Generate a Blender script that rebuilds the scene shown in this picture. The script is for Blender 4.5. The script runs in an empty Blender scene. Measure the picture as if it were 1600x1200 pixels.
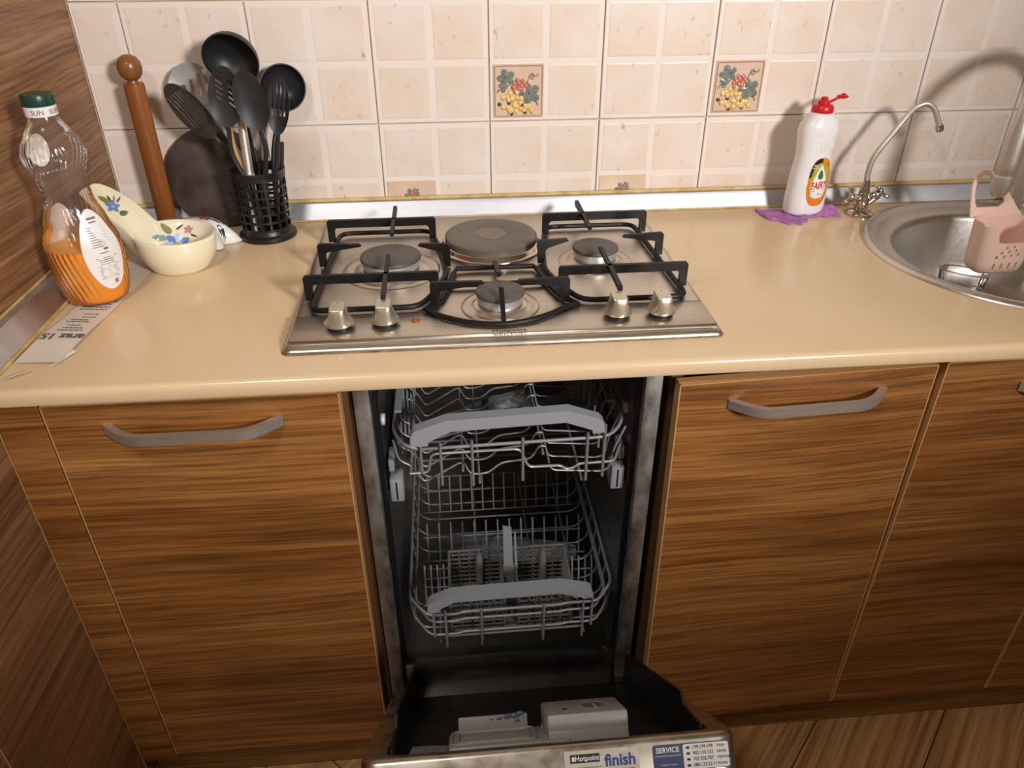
import bpy, bmesh, math, random
from mathutils import Vector, Matrix
from mathutils.bvhtree import BVHTree
random.seed(7)
S = bpy.context.scene
COL = S.collection
PI = math.pi

# ------------------------------------------------------------------ camera
cam = bpy.data.cameras.new('camera'); camo = bpy.data.objects.new('camera', cam); COL.objects.link(camo)
cam.sensor_width = 36.0; cam.lens = 1181.65 / 1600 * 36.0; cam.clip_start = 0.02
r_ = Vector((0.9962, -0.0866, 0)); pitch, yaw, roll = 0.5535, 0.0867, -0.0029
fw = Vector((math.sin(yaw)*math.cos(pitch), math.cos(yaw)*math.cos(pitch), -math.sin(pitch)))
rr = Vector((math.cos(yaw), -math.sin(yaw), 0)); uu = rr.cross(fw)
r2 = math.cos(roll)*rr + math.sin(roll)*uu; u2 = -math.sin(roll)*rr + math.cos(roll)*uu
camo.matrix_world = Matrix(((r2.x, u2.x, -fw.x, 0.516), (r2.y, u2.y, -fw.y, -1.410), (r2.z, u2.z, -fw.z, 1.352), (0, 0, 0, 1)))
S.camera = camo
# ------------------------------------------------------------------ world, lights, exposure
w = bpy.data.worlds.new('world'); S.world = w; w.use_nodes = True
w.node_tree.nodes['Background'].inputs[0].default_value = (1.0, 0.82, 0.62, 1)
w.node_tree.nodes['Background'].inputs[1].default_value = 0.05
def lamp(name, typ, loc, energy, color, **k):
    l = bpy.data.lights.new(name, typ); l.energy = energy; l.color = color
    o = bpy.data.objects.new(name, l); COL.objects.link(o); o.location = loc
    tgt = k.pop('target', None)
    for a, b in k.items(): setattr(l, a, b)
    if tgt: o.rotation_euler = (Vector(tgt) - Vector(loc)).to_track_quat('-Z', 'Y').to_euler()
    return o
WARM = (1.0, 0.955, 0.94)
# unseen key light matching the leftward tile shadows; cone shaped to dim lower doors
lamp('key_spot', 'SPOT', (2.0, -2.85, 2.02), 340, WARM, target=(0.50, -0.1, 1.45), spot_size=math.radians(54), spot_blend=1.0, shadow_soft_size=0.22)
# added fill light under the ceiling, set left to brighten the left door
lamp('ceiling_fill', 'AREA', (-0.10, -1.65, 2.46), 13, WARM, target=(0.1, -1.2, 0), shape='DISK', size=0.4)
V = S.view_settings; V.view_transform = 'Standard'; V.look = 'None'; V.gamma = 1.0; V.use_curve_mapping = False
V.exposure = 0.20

# ------------------------------------------------------------------ helpers
def lin(c):
    return tuple(((x/255)/12.92 if x/255 <= 0.04045 else ((x/255+0.055)/1.055)**2.4) for x in c) + (1,)
MATS = {}
def mat(name, rgb, rough=0.5, metal=0.0, **k):
    if name in MATS: return MATS[name]
    m = bpy.data.materials.new(name); m.use_nodes = True; b = m.node_tree.nodes['Principled BSDF']
    b.inputs['Base Color'].default_value = lin(rgb); b.inputs['Roughness'].default_value = rough; b.inputs['Metallic'].default_value = metal
    for kk, v in k.items(): b.inputs[kk].default_value = v
    MATS[name] = m
    return m
def nd(m, t, **k):
    n = m.node_tree.nodes.new(t)
    for a, v in k.items():
        if a in n.inputs: n.inputs[a].default_value = v
        else: setattr(n, a, v)
    return n
def lk(m, a, b): m.node_tree.links.new(a, b)
def ramp(m, stops, fac):
    r = nd(m, 'ShaderNodeValToRGB'); e = r.color_ramp.elements
    while len(e) < len(stops): e.new(0.5)
    for q, (p, c) in zip(e, stops): q.position = p; q.color = c if len(c) == 4 else lin(c)
    lk(m, fac, r.inputs[0]); return r
def coords(m, scale, rnd=0.0):
    tc = nd(m, 'ShaderNodeTexCoord'); mp = nd(m, 'ShaderNodeMapping'); mp.inputs['Scale'].default_value = scale
    src = tc.outputs['Object']
    if rnd:
        oi = nd(m, 'ShaderNodeObjectInfo'); ml = nd(m, 'ShaderNodeMath', operation='MULTIPLY'); ml.inputs[1].default_value = rnd
        lk(m, oi.outputs['Random'], ml.inputs[0]); cb = nd(m, 'ShaderNodeCombineXYZ')
        for i in range(3): lk(m, ml.outputs[0], cb.inputs[i])
        ad = nd(m, 'ShaderNodeVectorMath', operation='ADD'); lk(m, src, ad.inputs[0]); lk(m, cb.outputs[0], ad.inputs[1]); src = ad.outputs[0]
    lk(m, src, mp.inputs[0]); return mp.outputs[0]
def bsdf(m): return m.node_tree.nodes['Principled BSDF']
def bump(m, h, strength, dist=0.001):
    b = nd(m, 'ShaderNodeBump'); b.inputs['Strength'].default_value = strength; b.inputs['Distance'].default_value = dist
    lk(m, h, b.inputs['Height']); lk(m, b.outputs[0], bsdf(m).inputs['Normal'])
def wood(name, dark, mid, light, rough=0.45, axis=2, rnd=9.0, k=1.0):
    """streaky laminate: grain varies along `axis`, runs along the others, gently wavy"""
    m = mat(name, mid, rough)
    base = coords(m, (1, 1, 1), rnd)
    nw = nd(m, 'ShaderNodeTexNoise', Scale=2.2*k, Detail=1.0); lk(m, base, nw.inputs['Vector'])
    sb = nd(m, 'ShaderNodeMath', operation='MULTIPLY_ADD'); lk(m, nw.outputs[0], sb.inputs[0]); sb.inputs[1].default_value = .034/k; sb.inputs[2].default_value = -.017/k
    cb = nd(m, 'ShaderNodeCombineXYZ'); lk(m, sb.outputs[0], cb.inputs[axis])
    ad = nd(m, 'ShaderNodeVectorMath', operation='ADD'); lk(m, base, ad.inputs[0]); lk(m, cb.outputs[0], ad.inputs[1])
    def layer(along, across, det, dist):
        mp = nd(m, 'ShaderNodeMapping'); sc = [along*k]*3; sc[axis] = across*k; mp.inputs['Scale'].default_value = sc; lk(m, ad.outputs[0], mp.inputs[0])
        n = nd(m, 'ShaderNodeTexNoise', Scale=1.0, Detail=det, Roughness=0.6, Distortion=dist); lk(m, mp.outputs[0], n.inputs['Vector']); return n.outputs[0]
    broad = layer(1.0, 13, 2.0, .3); mid_ = layer(2.2, 62, 3.0, .3); fine = layer(5.0, 210, 3.0, .2); pore = layer(14, 520, 2.0, 0)
    r1 = ramp(m, [(0.26, dark), (0.52, mid), (0.78, light)], broad); r2 = ramp(m, [(0.34, dark), (0.50, mid), (0.66, light)], mid_)
    mx = nd(m, 'ShaderNodeMixRGB'); mx.inputs[0].default_value = 0.45; lk(m, r1.outputs[0], mx.inputs[1]); lk(m, r2.outputs[0], mx.inputs[2])
    r3 = ramp(m, [(0.36, (.50, .46, .42, 1)), (0.52, (1, 1, 1, 1)), (0.64, (1.22, 1.2, 1.18, 1))], fine)
    m2 = nd(m, 'ShaderNodeMixRGB', blend_type='MULTIPLY'); m2.inputs[0].default_value = 0.8; lk(m, mx.outputs[0], m2.inputs[1]); lk(m, r3.outputs[0], m2.inputs[2])
    r4 = ramp(m, [(0.33, (.62, .58, .54, 1)), (0.46, (1, 1, 1, 1))], pore)
    m3 = nd(m, 'ShaderNodeMixRGB', blend_type='MULTIPLY'); m3.inputs[0].default_value = 0.7; lk(m, m2.outputs[0], m3.inputs[1]); lk(m, r4.outputs[0], m3.inputs[2])
    lk(m, m3.outputs[0], bsdf(m).inputs['Base Color']); bump(m, fine, 0.2, 0.0006)
    return m
def mottled(name, a, b, rough, metal=0.0, scale=30, stretch=(1, 1, 1), lo=0.35, hi=0.65, bmp=0.0, rough2=None):
    m = mat(name, a, rough, metal); v = coords(m, stretch, 3.0)
    n = nd(m, 'ShaderNodeTexNoise', Scale=float(scale), Detail=6.0, Roughness=0.6); lk(m, v, n.inputs['Vector'])
    r = ramp(m, [(lo, a), (hi, b)], n.outputs[0]); lk(m, r.outputs[0], bsdf(m).inputs['Base Color'])
    if rough2 is not None:
        rr_ = ramp(m, [(lo, (rough,)*3 + (1,)), (hi, (rough2,)*3 + (1,))], n.outputs[0]); lk(m, rr_.outputs[0], bsdf(m).inputs['Roughness'])
    if bmp: bump(m, n.outputs[0], bmp)
    return m

ORG = {}
class G:
    def __init__(s, M=None): s.bm = bmesh.new(); s.M = M
    def v(s, p):
        p = Vector(p)
        return s.bm.verts.new(s.M @ p if s.M else p)
    def face(s, vs, mi=0):
        try: f = s.bm.faces.new(vs); f.material_index = mi; return f
        except ValueError: return None
    def box(s, x0, x1, y0, y1, z0, z1, mi=0, bev=0.0, seg=2, M=None):
        P = [(x0, y0, z0), (x1, y0, z0), (x1, y1, z0), (x0, y1, z0), (x0, y0, z1), (x1, y0, z1), (x1, y1, z1), (x0, y1, z1)]
        if M: P = [M @ Vector(p) for p in P]
        q = [s.v(p) for p in P]
        fs = [s.face([q[i] for i in f], mi) for f in ((0, 3, 2, 1), (4, 5, 6, 7), (0, 1, 5, 4), (1, 2, 6, 5), (2, 3, 7, 6), (3, 0, 4, 7))]
        if bev:
            es = list({e for f in fs for e in f.edges})
            rs = bmesh.ops.bevel(s.bm, geom=es, offset=bev, segments=seg, affect='EDGES', profile=0.5)
            for f in rs['faces']: f.material_index = mi
        return s
    def loft(s, rings, mi=0, cap0=True, cap1=True, closed=True, loop=False):
        R = [[s.v(p) for p in r] for r in rings]; n = len(R[0])
        m = len(R)
        for i in range(m if loop else m-1):
            A, B_ = R[i], R[(i+1) % m]
            for j in range(n if closed else n-1): s.face((A[j], A[(j+1) % n], B_[(j+1) % n], B_[j]), mi)
        if not loop:
            if cap0: s.face(list(reversed(R[0])), mi)
            if cap1: s.face(R[-1], mi)
        return s
    def tube(s, pts, r, n=8, mi=0, closed=False, flat=None):
        P = [Vector(p) for p in pts]; N = len(P); rad = r if isinstance(r, (list, tuple)) else [r]*N
        T = []
        for i in range(N):
            a = P[(i-1) % N] if (closed or i > 0) else P[i]; b = P[(i+1) % N] if (closed or i < N-1) else P[i]
            T.append((b-a).normalized())
        ref = Vector((0, 0, 1)) if abs(T[0].z) < 0.9 else Vector((1, 0, 0))
        u = T[0].cross(ref).normalized(); rings = []
        for i in range(N):
            u = (u - T[i]*u.dot(T[i])).normalized(); vv = T[i].cross(u)
            a, b = (rad[i], rad[i]) if not flat else (flat[0]*rad[i], flat[1]*rad[i])
            rings.append([P[i] + u*(a*math.cos(2*PI*k/n)) + vv*(b*math.sin(2*PI*k/n)) for k in range(n)])
        return s.loft(rings, mi, loop=closed)
    def lathe(s, prof, n=32, c=(0, 0, 0), sx=1, sy=1, mi=0, cap0=True, cap1=True):
        rings = [[(c[0]+sx*r*math.cos(2*PI*k/n), c[1]+sy*r*math.sin(2*PI*k/n), c[2]+z) for k in range(n)] for r, z in prof]
        return s.loft(rings, mi, cap0, cap1)
    def prism(s, poly, vec, mi=0):
        vec = Vector(vec); a = [Vector(p) for p in poly]
        return s.loft([a, [p+vec for p in a]], mi)
    def fan(s, pts, mi=0, c=None):
        q = [s.v(p) for p in pts]
        if c is None: s.face(q, mi)
        else:
            cv = s.v(c)
            for i in range(len(q)): s.face((q[i], q[(i+1) % len(q)], cv), mi)
        return s
    def sphere(s, c, r, n=10, m=6, sc=(1, 1, 1), mi=0):
        c = Vector(c); rings = []
        for i in range(1, m):
            t = PI*i/m; rings.append([(c.x+sc[0]*r*math.sin(t)*math.cos(2*PI*k/n), c.y+sc[1]*r*math.sin(t)*math.sin(2*PI*k/n), c.z-sc[2]*r*math.cos(t)) for k in range(n)])
        R = [[s.v(p) for p in q] for q in rings]
        for i in range(m-2):
            for j in range(n): s.face((R[i][j], R[i][(j+1) % n], R[i+1][(j+1) % n], R[i+1][j]), mi)
        b = s.v((c.x, c.y, c.z-sc[2]*r)); t = s.v((c.x, c.y, c.z+sc[2]*r))
        for j in range(n): s.face((R[0][(j+1) % n], R[0][j], b), mi); s.face((R[-1][j], R[-1][(j+1) % n], t), mi)
        return s
    def bevel(s, w, seg=2, ang=30):
        es = [e for e in s.bm.edges if len(e.link_faces) == 2 and e.calc_face_angle(0) > math.radians(ang)]
        bmesh.ops.bevel(s.bm, geom=es, offset=w, segments=seg, affect='EDGES', profile=0.5, clamp_overlap=True); return s
    def mesh(s, name, mats, off=None, smooth=35):
        bmesh.ops.recalc_face_normals(s.bm, faces=s.bm.faces)
        if off is not None: bmesh.ops.translate(s.bm, verts=s.bm.verts, vec=-off)
        me = bpy.data.meshes.new(name); s.bm.to_mesh(me); s.bm.free()
        for m in (mats if isinstance(mats, (list, tuple)) else [mats]): me.materials.append(m)
        if smooth:
            me.shade_smooth(); me.set_sharp_from_angle(angle=math.radians(smooth))
        return me
    def obj(s, name, mats, parent=None, world=True, smooth=35):
        off = ORG.get(parent.name) if (parent and world) else None
        return link(name, s.mesh(name, mats, off, smooth), parent)
def link(name, me, parent=None):
    o = bpy.data.objects.new(name, me); COL.objects.link(o)
    if parent: o.parent = parent
    ORG[o.name] = ORG.get(parent.name, Vector()) if parent else Vector()
    return o
def tag(o, label=None, cat=None, group=None, kind=None):
    if label: o['label'] = label
    if cat: o['category'] = cat
    if group: o['group'] = group
    if kind: o['kind'] = kind
    return o
def thing(name, label, cat, loc=(0, 0, 0), rz=0.0, group=None):
    o = bpy.data.objects.new(name, None); COL.objects.link(o); o.location = loc; o.rotation_euler = (0, 0, rz); o.empty_display_size = 0.05
    ORG[o.name] = Vector(loc); return tag(o, label, cat, group)
def boolean(me, cut):
    a = bpy.data.objects.new('tmp_a', me); b = bpy.data.objects.new('tmp_b', cut); COL.objects.link(a); COL.objects.link(b)
    md = a.modifiers.new('b', 'BOOLEAN'); md.operation = 'DIFFERENCE'; md.object = b; md.solver = 'EXACT'
    dg = bpy.context.evaluated_depsgraph_get(); out = bpy.data.meshes.new_from_object(a.evaluated_get(dg))
    bpy.data.objects.remove(a); bpy.data.objects.remove(b); return out
def text_mesh(txt, size, bold=0.0, spacing=1.0, sx=1.0, align='CENTER'):
    """list of faces in the plane, centred: verts [(u,v)], faces"""
    c = bpy.data.curves.new('t', 'FONT'); c.body = txt; c.size = size; c.align_x = align; c.align_y = 'CENTER'; c.space_character = spacing
    c.offset = bold; c.resolution_u = 3
    o = bpy.data.objects.new('t', c); COL.objects.link(o); dg = bpy.context.evaluated_depsgraph_get(); dg.update()
    me = bpy.data.meshes.new_from_object(o.evaluated_get(dg)); vs = [(v.co.x*sx, v.co.y) for v in me.vertices]; fs = [tuple(p.vertices) for p in me.polygons]
    bpy.data.objects.remove(o); bpy.data.curves.remove(c); bpy.data.meshes.remove(me)
    return vs, fs
def put_text(g, txt, size, fn, mi=0, **k):
    vs, fs = text_mesh(txt, size, **k); q = [g.v(fn(*p)) for p in vs]
    for f in fs: g.face([q[i] for i in f], mi)
def rrect(x0, x1, y0, y1, r, n=4):
    out = []
    for cx, cy, a0 in ((x1-r, y0+r, -PI/2), (x1-r, y1-r, 0), (x0+r, y1-r, PI/2), (x0+r, y0+r, PI)):
        for i in range(n+1): a = a0+PI/2*i/n; out.append((cx+r*math.cos(a), cy+r*math.sin(a)))
    return out
def smooth_path(pts, k=4):
    """Catmull-Rom through points"""
    P = [Vector(p) for p in pts]; P = [P[0]*2-P[1]] + P + [P[-1]*2-P[-2]]; out = []
    for i in range(1, len(P)-2):
        for j in range(k):
            t = j/k; a, b, c, d = P[i-1:i+3]
            out.append(0.5*((2*b)+(c-a)*t+(2*a-5*b+4*c-d)*t*t+(3*b-a-3*c+d)*t**3))
    out.append(P[-2]); return out
def fillet(pts, r, k=3, closed=False):
    """round the corners of a polyline"""
    P = [Vector(p) for p in pts]; out = []; N = len(P)
    for i in range(N):
        if not closed and i in (0, N-1): out.append(P[i]); continue
        a, b, c = P[i-1], P[i], P[(i+1) % N]; d1 = (a-b); d2 = (c-b); rr_ = min(r, d1.length*.48, d2.length*.48)
        p, q = b+d1.normalized()*rr_, b+d2.normalized()*rr_
        for j in range(k+1): t = j/k; out.append(p*(1-t)**2 + b*2*t*(1-t) + q*t*t)
    return out

# ------------------------------------------------------------------ materials
M_wood = wood('brown_wood_laminate', (100, 58, 20), (148, 96, 46), (178, 126, 70))
M_wood_tall = wood('tall_cabinet_laminate', (96, 62, 34), (142, 101, 67), (168, 128, 92))
M_wood_edge = mat('light_edge_band', (196, 150, 96), 0.5)
M_wood_in = mat('carcass_brown', (96, 66, 38), 0.6)
M_plinth = wood('plinth_wood', (106, 72, 28), (134, 94, 42), (152, 112, 56))
M_steel = mottled('brushed_steel', (196, 188, 176), (208, 200, 188), 0.32, 1.0, 90, (0.25, 3, 3), rough2=0.40)
M_alu = mottled('aluminium_strip', (186, 186, 190), (206, 206, 210), 0.42, 1.0, 14, (.2, 2, 2), rough2=0.48)
M_chrome = mat('chrome', (205, 198, 188), 0.12, 1.0)
M_nickel = mottled('brushed_nickel', (198, 190, 180), (214, 206, 196), 0.44, 0.85, 120, (0.3, 4, 4))
M_black = mat('black_plastic', (20, 20, 21), 0.38)
M_iron = mottled('black_enamel_iron', (13, 12, 12), (21, 19, 18), 0.42, 0.0, 60, rough2=0.55); bsdf(M_iron).inputs['Specular IOR Level'].default_value = .3
M_counter = mottled('cream_laminate', (218, 190, 151), (223, 196, 158), 0.20, 0.0, 6, lo=0.3, hi=0.7)
M_counter.node_tree.nodes['Principled BSDF'].inputs['Specular IOR Level'].default_value = 0.5
M_grout = mottled('grout', (216, 202, 178), (190, 172, 138), 0.8, 0, 18)
M_seal = mottled('yellowed_sealant', (208, 184, 126), (176, 146, 86), 0.55, 0, 30)
M_wall = mat('plaster', (222, 218, 210), 0.8)
M_white = mat('white_plastic', (232, 230, 228), 0.3)
M_paper = mat('white_paper', (228, 222, 212), 0.7)
M_ink = mat('black_ink', (34, 34, 38), 0.6)
M_grey = mat('grey_plastic', (150, 152, 156), 0.42)
M_wire = mat('grey_coated_wire', (158, 158, 160), 0.35, 0.35)
M_tub = mottled('tub_steel', (140, 137, 132), (160, 156, 150), 0.26, 1.0, 14, rough2=0.36)
M_rubber = mat('black_rubber', (12, 12, 13), 0.5)
M_ceramic = mat('cream_ceramic', (236, 228, 198), 0.14)

def tile_material(name, base, scuff, a=0.56, gl=0.38):
    m = mat(name, base, gl); v = coords(m, (1, 1, 1), 40.0)
    n0 = nd(m, 'ShaderNodeTexNoise', Scale=14.0, Detail=4.0); lk(m, v, n0.inputs['Vector'])
    r0 = ramp(m, [(0.35, base), (0.68, tuple(int(x*f) for x, f in zip(base, (0.985, 0.955, 0.915))))], n0.outputs[0])
    v1 = coords(m, (95, 95, 60), 40.0)
    n1 = nd(m, 'ShaderNodeTexNoise', Scale=1.0, Detail=4.0, Roughness=0.7, Distortion=0.3); lk(m, v1, n1.inputs['Vector'])
    n2 = nd(m, 'ShaderNodeTexNoise', Scale=26.0, Detail=2.0); lk(m, v, n2.inputs['Vector'])
    f1 = ramp(m, [(0.60, (0, 0, 0, 1)), (0.67, (1, 1, 1, 1))], n1.outputs[0]); f2 = ramp(m, [(0.47, (0, 0, 0, 1)), (0.62, (1, 1, 1, 1))], n2.outputs[0])
    mm = nd(m, 'ShaderNodeMath', operation='MULTIPLY'); lk(m, f1.outputs[0], mm.inputs[0]); lk(m, f2.outputs[0], mm.inputs[1])
    mk = nd(m, 'ShaderNodeMath', operation='MULTIPLY'); lk(m, mm.outputs[0], mk.inputs[0]); mk.inputs[1].default_value = a
    mx = nd(m, 'ShaderNodeMixRGB'); lk(m, mk.outputs[0], mx.inputs[0]); lk(m, r0.outputs[0], mx.inputs[1]); mx.inputs[2].default_value = lin(scuff)
    lk(m, mx.outputs[0], bsdf(m).inputs['Base Color']); return m
M_tile = tile_material('tile_glaze', (226, 213, 202), (150, 122, 102), 0.6)
M_tile_line = mat('tile_false_joint', (229, 218, 208), 0.4)
M_decor = mottled('decor_tan', (208, 180, 156), (216, 190, 168), 0.25, 0, 40)

# ------------------------------------------------------------------ the room
ZC = 0.87                                             # worktop height
XL, XR, YF = -0.078, 2.6, -3.1
def struct(o): return tag(o, kind='structure')
g = G(); g.box(-1.4, XR, 0.004, 0.12, 0, 2.5); wall_back = g.obj('wall_back', M_grout); struct(wall_back)
struct(G().box(-1.5, -1.4, YF, 0.12, 0, 2.5).obj('wall_left', M_wall))
struct(G().box(XR, XR+.1, YF, 0.12, 0, 2.5).obj('wall_right', M_wall))
struct(G().box(-1.5, XR+.1, YF-.1, YF, 0, 2.5).obj('wall_front', M_wall))
struct(G().box(-1.5, XR+.1, YF-.1, 0.12, 2.5, 2.6).obj('ceiling', M_wall))
floor = struct(G().box(-1.5, XR+.1, YF-.1, 0.12, -0.08, -0.004).obj('floor', mat('floor_joint', (70, 48, 28), 0.8)))
# floor planks, laid diagonally
M_floor = wood('floor_laminate', (172, 124, 74), (192, 142, 90), (204, 158, 106), 0.4, 0, 9.0, .35)
def plank_mesh(L, W):
    return G().box(-W/2+.0012, W/2-.0012, -L/2+.0012, L/2-.0012, -0.010, 0, bev=0.0012, seg=1).mesh('plank', M_floor)
pm = plank_mesh(0.6, 0.19); a = math.radians(-44.5); d = Vector((math.sin(-a), math.cos(a), 0)); nrm = Vector((math.cos(a), math.sin(a), 0))
p0 = Vector((1.143, -0.596, 0))
for i in range(-9, 10):
    for j in range(-6, 6):
        c = p0 + nrm*(0.19*(i+.5)) + d*(0.6*(j + (0.37*i) % 1.0))
        # keep planks inside the room
        if c.y + 0.29 > 0.0 or c.y - 0.29 < YF or c.x + .29 > XR or c.x - .29 < -1.4: continue
        o = link('floor_plank', pm, floor); o.location = c; o.rotation_euler = (0, 0, a)
# wall tiles
TZ = 1.037
def tile_mesh(w0, w1, h0, h1, quads, skip=()):
    """a 20 cm tile (or the cut rest of one) with raised pads; local origin = tile corner, +y into the wall"""
    g = G(); e = 0.0011
    g.box(w0+e, w1-e, 0.0, 0.004, h0+e, h1-e, mi=1, bev=0.0008, seg=1)
    for (a0, a1, b0, b1) in quads:
        if (a0, b0) in skip: continue
        x0, x1, z0, z1 = max(a0, w0+.004), min(a1, w1-.004), max(b0, h0+.002), min(b1, h1-.004)
        if x1-x0 < .012 or z1-z0 < .012: continue
        o = [(x0, 0.0003, z0), (x1, .0003, z0), (x1, .0003, z1), (x0, .0003, z1)]; k = 0.004
        i_ = [(x0+k, -0.0004, z0+k), (x1-k, -.0004, z0+k), (x1-k, -.0004, z1-k), (x0+k, -.0004, z1-k)]
        g.loft([o, i_], 0)
    return g.mesh('wall_tile', [M_tile, M_tile_line], smooth=0)
Q = [(.0065, .0965, .0065, .0965), (.1035, .1935, .0065, .0965), (.0065, .0965, .1035, .1935), (.1035, .1935, .1035, .1935)]
M_leaf_d = mottled('decor_leaf', (92, 100, 92), (136, 142, 130), 0.25, 0, 260); M_gy = mottled('decor_grape_yellow', (232, 204, 132), (214, 172, 104), 0.15, 0, 120)
M_gr = mottled('decor_grape_red', (206, 136, 112), (184, 100, 80), 0.15, 0, 200); M_gd = mat('decor_berry_dark', (70, 66, 56), 0.2); M_ten = mat('decor_tendril', (110, 88, 74), 0.3)
def leaf_shape(c, r, rot, lobes=5):
    out = []
    for i in range(40):
        t = 2*PI*i/40; rad = r*(0.62+0.38*abs(math.cos(lobes*t/2)))*(1.0 if abs(t-PI) > .35 else .6)
        out.append((c[0]+rad*math.cos(t+rot), c[1]+rad*math.sin(t+rot)))
    return out
def decor(tile, zlo=0.0):
    """relief of grapes and leaves on a tan square in the lower left quarter; zlo = visible cut height inside the tile"""
    s0, s1 = .0065, .0965
    if zlo <= 0.002:
        g = G(); g.box(s0, s1, -0.0016, 0.0005, s0, s1, mi=0, bev=.0006, seg=1)
        fr = rrect(s0+.003, s1-.003, s0+.003, s1-.003, .002, 2)
        g.tube([(x, -.0018, z) for x, z in fr], .0009, 5, closed=True, mi=1)
        g.obj('decor_panel', [M_decor, mat('decor_frame', (176, 140, 114), 0.25)], tile, world=False)
        P = lambda u, v: (s0+u*.09, s0+(1-v)*.09)
        for c, r, rot, lb in (((.26, .26), .0165, 1.9, 5), ((.72, .55), .0195, -.6, 5), ((.20, .42), .009, .5, 3)):
            x, z = P(*c); pts = [(q[0], -.0024, q[1]) for q in leaf_shape((x, z), r, rot, lb)]
            G().fan(pts, c=(x, -.0042, z)).obj('leaf', M_leaf_d, tile, world=False)
        gy = [(.20, .62), (.27, .60), (.34, .54), (.30, .66), (.38, .64), (.46, .52), (.47, .63), (.55, .64), (.53, .72), (.42, .76), (.46, .78), (.20, .80), (.28, .80), (.33, .87), (.46, .88), (.55, .83), (.64, .79), (.71, .79), (.77, .87), (.61, .85)]
        g = G()
        for q in gy: x, z = P(*q); g.sphere((x, -.002, z), random.uniform(.0046, .0060), 8, 6, (1, .55, 1))
        g.obj('grape_cluster', M_gy, tile, world=False)
        g = G()
        for q in [(.40, .43), (.45, .39), (.51, .35), (.57, .41), (.62, .36), (.66, .41), (.51, .45), (.43, .50), (.58, .31), (.56, .47), (.48, .30)]: x, z = P(*q); g.sphere((x, -.002, z), random.uniform(.0036, .0050), 8, 6, (1, .6, 1))
        g.obj('red_grape_cluster', M_gr, tile, world=False)
        g = G()
        for q in [(.12, .74), (.31, .72), (.36, .92), (.63, .90), (.57, .76)]: x, z = P(*q); g.sphere((x, -.002, z), .0036, 8, 6, (1, .5, 1))
        g.obj('dark_berry', M_gd, tile, world=False)
        g = G(); tp = [(.66, .36), (.70, .26), (.73, .19), (.78, .18), (.79, .25), (.75, .28), (.74, .22), (.80, .21), (.84, .23), (.89, .18)]
        g.tube(smooth_path([(P(*q)[0], -.0022, P(*q)[1]) for q in tp], 3), .0007, 5)
        g.tube(smooth_path([(P(*q)[0], -.0022, P(*q)[1]) for q in [(.08, .52), (.13, .46), (.24, .42), (.33, .36), (.34, .28)]], 3), .0008, 5)
        g.tube(smooth_path([(P(*q)[0], -.0022, P(*q)[1]) for q in [(.78, .68), (.84, .70), (.89, .77)]], 3), .0008, 5)
        g.obj('tendril', M_ten, tile, world=False)
    else:
        # bottom row: only the top of the picture shows above the aluminium strip
        g = G(); g.box(s0, s1, -0.0016, 0.0005, zlo, s1, mi=0, bev=.0006, seg=1)
        g.obj('decor_panel', M_decor, tile, world=False)
        for c, r, rot, lb in (((.058, .077), .007, 1.9, 5), ((.047, .078), .005, 2.6, 5), ((.060, .069), .007, -.4, 5), ((.043, .069), .006, .5, 3)):
            G().fan([(q[0], -.0024, q[1]) for q in leaf_shape(c, r, rot, lb)], c=(c[0], -.0036, c[1])).obj('leaf', M_leaf_d, tile, world=False)
        g = G()
        for q in [(.050, .074), (.054, .070), (.049, .067), (.056, .076)]: g.sphere((q[0], -.002, q[1]), .0032, 8, 6, (1, .6, 1))
        g.obj('red_grape_cluster', M_gr, tile, world=False)
        g = G()
        for q in [(.038, .064), (.045, .062), (.052, .062), (.032, .068), (.060, .064)]: g.sphere((q[0], -.002, q[1]), .0034, 8, 6, (1, .6, 1))
        g.obj('grape_cluster', M_gy, tile, world=False)
full = tile_mesh(0, .2, 0, .2, Q); full_d = tile_mesh(0, .2, 0, .2, Q, skip=[(.0065, .0065)])
cutz = 0.875 - (TZ-.2)
low = tile_mesh(0, .2, cutz, .2, Q); low_d = tile_mesh(0, .2, cutz, .2, Q, skip=[(.0065, .0065)])
left_f = tile_mesh(.2+XL+.001, .2, 0, .2, Q); left_l = tile_mesh(.2+XL+.001, .2, cutz, .2, Q)
for row in range(-1, 3):
    for c in range(-1, 11):
        dec = (row == 0 and c in (3, 5)) or (row == -1 and c in (2, 4))
        me = (left_l if row < 0 else left_f) if c < 0 else ((low_d if dec else low) if row < 0 else (full_d if dec else full))
        o = link('wall_tile', me, wall_back); o.location = (0.2*c, 0, TZ+0.2*row)
        if dec: decor(o, 0.0 if row == 0 else cutz+.002+.018)
# aluminium strips along the back and the left side of the worktop, with yellowed sealant
t = thing('worktop_strip', 'long aluminium sealing strip along the foot of the tiled wall', 'strip', (0, 0, ZC))
prof = [(-0.004, .0005), (-.026, .0005), (-.0275, .002), (-.0245, .007), (-.016, .025), (-.013, .0295), (-.008, .031), (-.004, .031)]
g = G(); g.loft([[(x, y, ZC+z) for y, z in prof] for x in (XL+.006, 2.25)]); g.obj('strip_profile', M_alu, t, smooth=25)
g = G(); g.tube([(XL+.01, -.0055, ZC+.0325), (2.25, -.0055, ZC+.0325)], .0042, 6); g.tube([(XL+.04, -.0288, ZC+.0022), (1.36, -.0288, ZC+.0022)], .002, 6); g.obj('sealant', M_seal, t)
t = thing('worktop_strip', 'short aluminium sealing strip between worktop and wooden side panel', 'strip', (XL, 0, ZC))
g = G(); g.loft([[(XL-.0035-y*1.25, yy, ZC+z*1.1) for y, z in prof] for yy in (-.006, -.594)]); g.obj('strip_profile', M_alu, t, smooth=25)
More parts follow.
